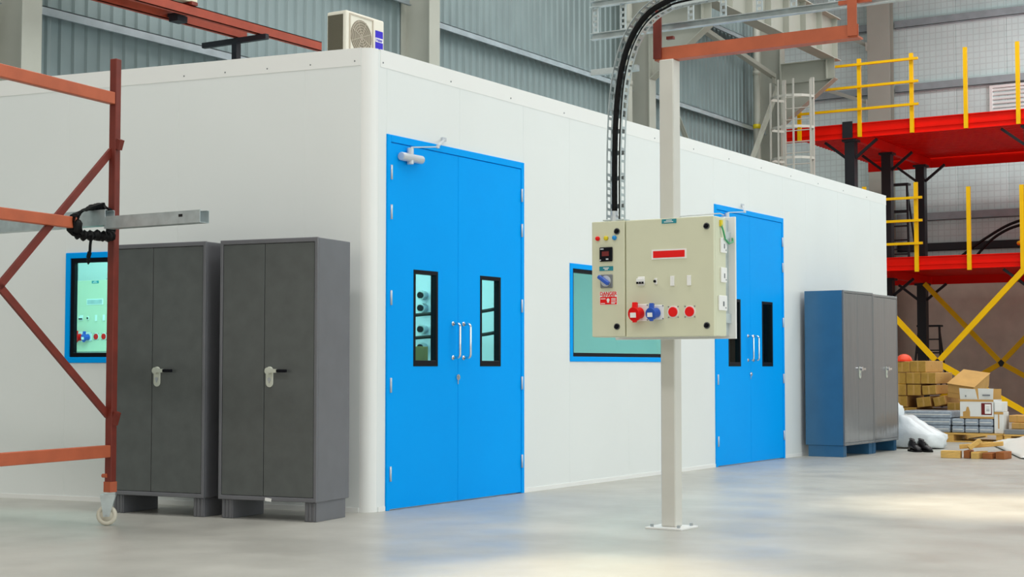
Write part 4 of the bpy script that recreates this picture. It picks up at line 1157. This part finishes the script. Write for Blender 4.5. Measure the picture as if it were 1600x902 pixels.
def shoe(loc, rz, label):
    r = root('shoe', loc, label, 'shoe', 'pair of black shoes', rz=rz, local=True)
    # profile along the foot: (x, half width, top height)
    st = [(-0.14, 0.025, 0.105), (-0.125, 0.038, 0.15), (-0.08, 0.041, 0.165), (-0.03, 0.039, 0.14), (0.02, 0.043, 0.105), (0.07, 0.049, 0.08), (0.11, 0.046, 0.068), (0.138, 0.032, 0.052), (0.148, 0.012, 0.036)]
    vs, fs = [], []
    n = 12
    for (x, w, h) in st:
        for k in range(n):
            a = 2 * math.pi * k / n
            yy = w * math.cos(a) * (1 - 0.25 * max(0, math.sin(a)))
            zz = 0.022 + (h - 0.022) * (0.5 + 0.5 * math.sin(a))
            vs.append((x, yy, zz))
    for i in range(len(st) - 1):
        for k in range(n):
            fs.append((i * n + k, i * n + (k + 1) % n, (i + 1) * n + (k + 1) % n, (i + 1) * n + k))
    fs += [tuple(range(n)), tuple((len(st) - 1) * n + k for k in range(n))]
    MB().add(vs, fs).build('upper', 'leather', r, smooth=True)
    out = [(x, w + 0.006) for x, w, h in st]
    poly = [(x, -w, 0) for x, w in out] + [(x, w, 0) for x, w in reversed(out)]
    MB().prism(poly, (0, 0, 0.024)).build('sole', 'rubber', r, bev=0.003)
    MB().tube([(-0.08 + 0.05 * math.cos(R(a)), 0.026 * math.sin(R(a)), 0.148 - 0.012 * math.cos(R(a))) for a in range(0, 360, 24)], 0.007, 6, closed=True).build('collar', 'leather', r, smooth=True)
    for q in range(3):
        MB().bar((0.0 + 0.022 * q, -0.022, 0.122 - 0.014 * q), (0.0 + 0.022 * q, 0.022, 0.122 - 0.014 * q), 0.006, 0.006).build('lace', 'rubber', r)
shoe((0.87, 10.12, 0), R(-50), 'black shoe nearer the cupboard, toe pointing away from the bag')
shoe((0.985, 10.16, 0), R(-42), 'black shoe on the outer side of the pair before the bag')

def timber(p, q, w, h, m, label):
    r = root('timber_offcut', ((p[0] + q[0]) / 2, (p[1] + q[1]) / 2, 0), label, 'wood', 'timber offcuts on the floor')
    MB().bar(p, q, w, h).build('timber_block', m, r, bev=0.004)
timber((1.535, 9.03, 0.043), (1.755, 9.05, 0.043), 0.12, 0.085, 'wood', 'short timber offcut at the near end of the pile')
timber((1.83, 9.02, 0.045), (1.80, 9.3, 0.045), 0.07, 0.088, 'wood_dark', 'dark timber offcut standing between two pale ones')
timber((1.93, 8.98, 0.04), (1.96, 9.3, 0.04), 0.085, 0.08, 'wood', 'pale timber offcut in the middle of the pile, end on')
timber((2.07, 9.0, 0.036), (2.09, 9.3, 0.036), 0.11, 0.07, 'wood_dark', 'brown timber offcut second from the white film')
timber((2.21, 9.02, 0.044), (2.23, 9.28, 0.044), 0.1, 0.086, 'wood_dark', 'brown square timber end nearest the white film')
timber((1.72, 9.12, 0.13), (2.2, 9.22, 0.175), 0.1, 0.05, 'wood', 'pale board lying across the timber pile')
timber((1.86, 9.0, 0.12), (1.98, 9.06, 0.215), 0.08, 0.05, 'wood', 'pale board tilted up on the timber pile')

fm = root('plastic_film', (2.9, 10.8, 0), 'crumpled white plastic film spread on the floor beside the timber', 'plastic sheet')
random.seed(3)
nx, ny = 44, 40
vs, fs = [], []
for j in range(ny + 1):
    for i in range(nx + 1):
        u, v = i / nx, j / ny
        x = 2.40 - 1.2 * v + 2.1 * u
        y = 9.2 + 3.2 * v + 0.08 * math.sin(5 * u)
        e = min(1, 5 * min(u, 1 - u), 5 * min(v, 1 - v))
        h = 0.02 + e * (0.12 + 0.13 * v + 0.05 * math.sin(9 * u + 4 * v) + 0.04 * math.sin(14 * v - 6 * u) + random.uniform(-0.014, 0.014))
        vs.append((x, y, max(h, 0.01)))
for j in range(ny):
    for i in range(nx):
        a = j * (nx + 1) + i
        fs.append((a, a + 1, a + nx + 2, a + nx + 1))
o = MB().add(vs, fs).build('film_sheet', 'film', fm, smooth=True)
so = o.modifiers.new('thickness', 'SOLIDIFY'); so.thickness = 0.004

# ------------------------------------------------------------------ equipment inside the room seen through the door glass
sp = root('service_panel', (-1.35, 2.75, 0), 'grey service panel with round valves seen through the first door glass', 'panel')
MB().box((-1.62, 2.80, 0.9), (-1.40, 2.868, 2.05)).build('back_board', 'silver', sp, bev=0.004)
for z in (1.25, 1.42, 1.62, 1.74):
    v = MB().cyl((-1.5, 2.80, z), (-1.5, 2.74, z), 0.045, 18).build('valve', 'steel', sp)
    MB().cyl((-1.5, 2.74, z), (-1.5, 2.725, z), 0.03, 14).build('dial', 'black', v)
bn = root('work_bench', (-1.3, 2.35, 0), 'dark work bench inside the room seen low through the first door glass', 'bench')
MB().box((-2.4, 2.0, 1.08), (-0.4, 2.7, 1.12)).build('bench_top', 'grey', bn)
for x in (-2.33, -0.47):
    for y in (2.06, 2.64):
        MB().box((x - 0.03, y - 0.03, 0), (x + 0.03, y + 0.03, 1.08)).build('leg', 'mez_black', bn)
ib = root('carton', (-1.15, 2.2, 1.12), 'small kraft carton on the bench inside the room', 'box')
MB().box((-1.3, 2.1, 1.121), (-1.1, 2.3, 1.25)).build('box_body', 'kraft', ib, bev=0.004)
for k, (lab, z) in enumerate((('black cable hanging in a bow across the room, seen through the door glass', 1.55), ('lower black cable bowed behind the second door leaf glass', 1.34))):
    c = root('hanging_cable', (-1.0, 2.5, 0), lab, 'cable')
    MB().tube(smooth_path([(-2.2, 2.6, z - 0.06), (-1.3, 2.52, z), (-0.6, 2.5, z + 0.02), (0.0 - 0.2, 2.5, z + 0.14), (-0.058, 2.7, z + 0.4)], 10), 0.016, 8).build('sheath', 'rubber', c, smooth=True)
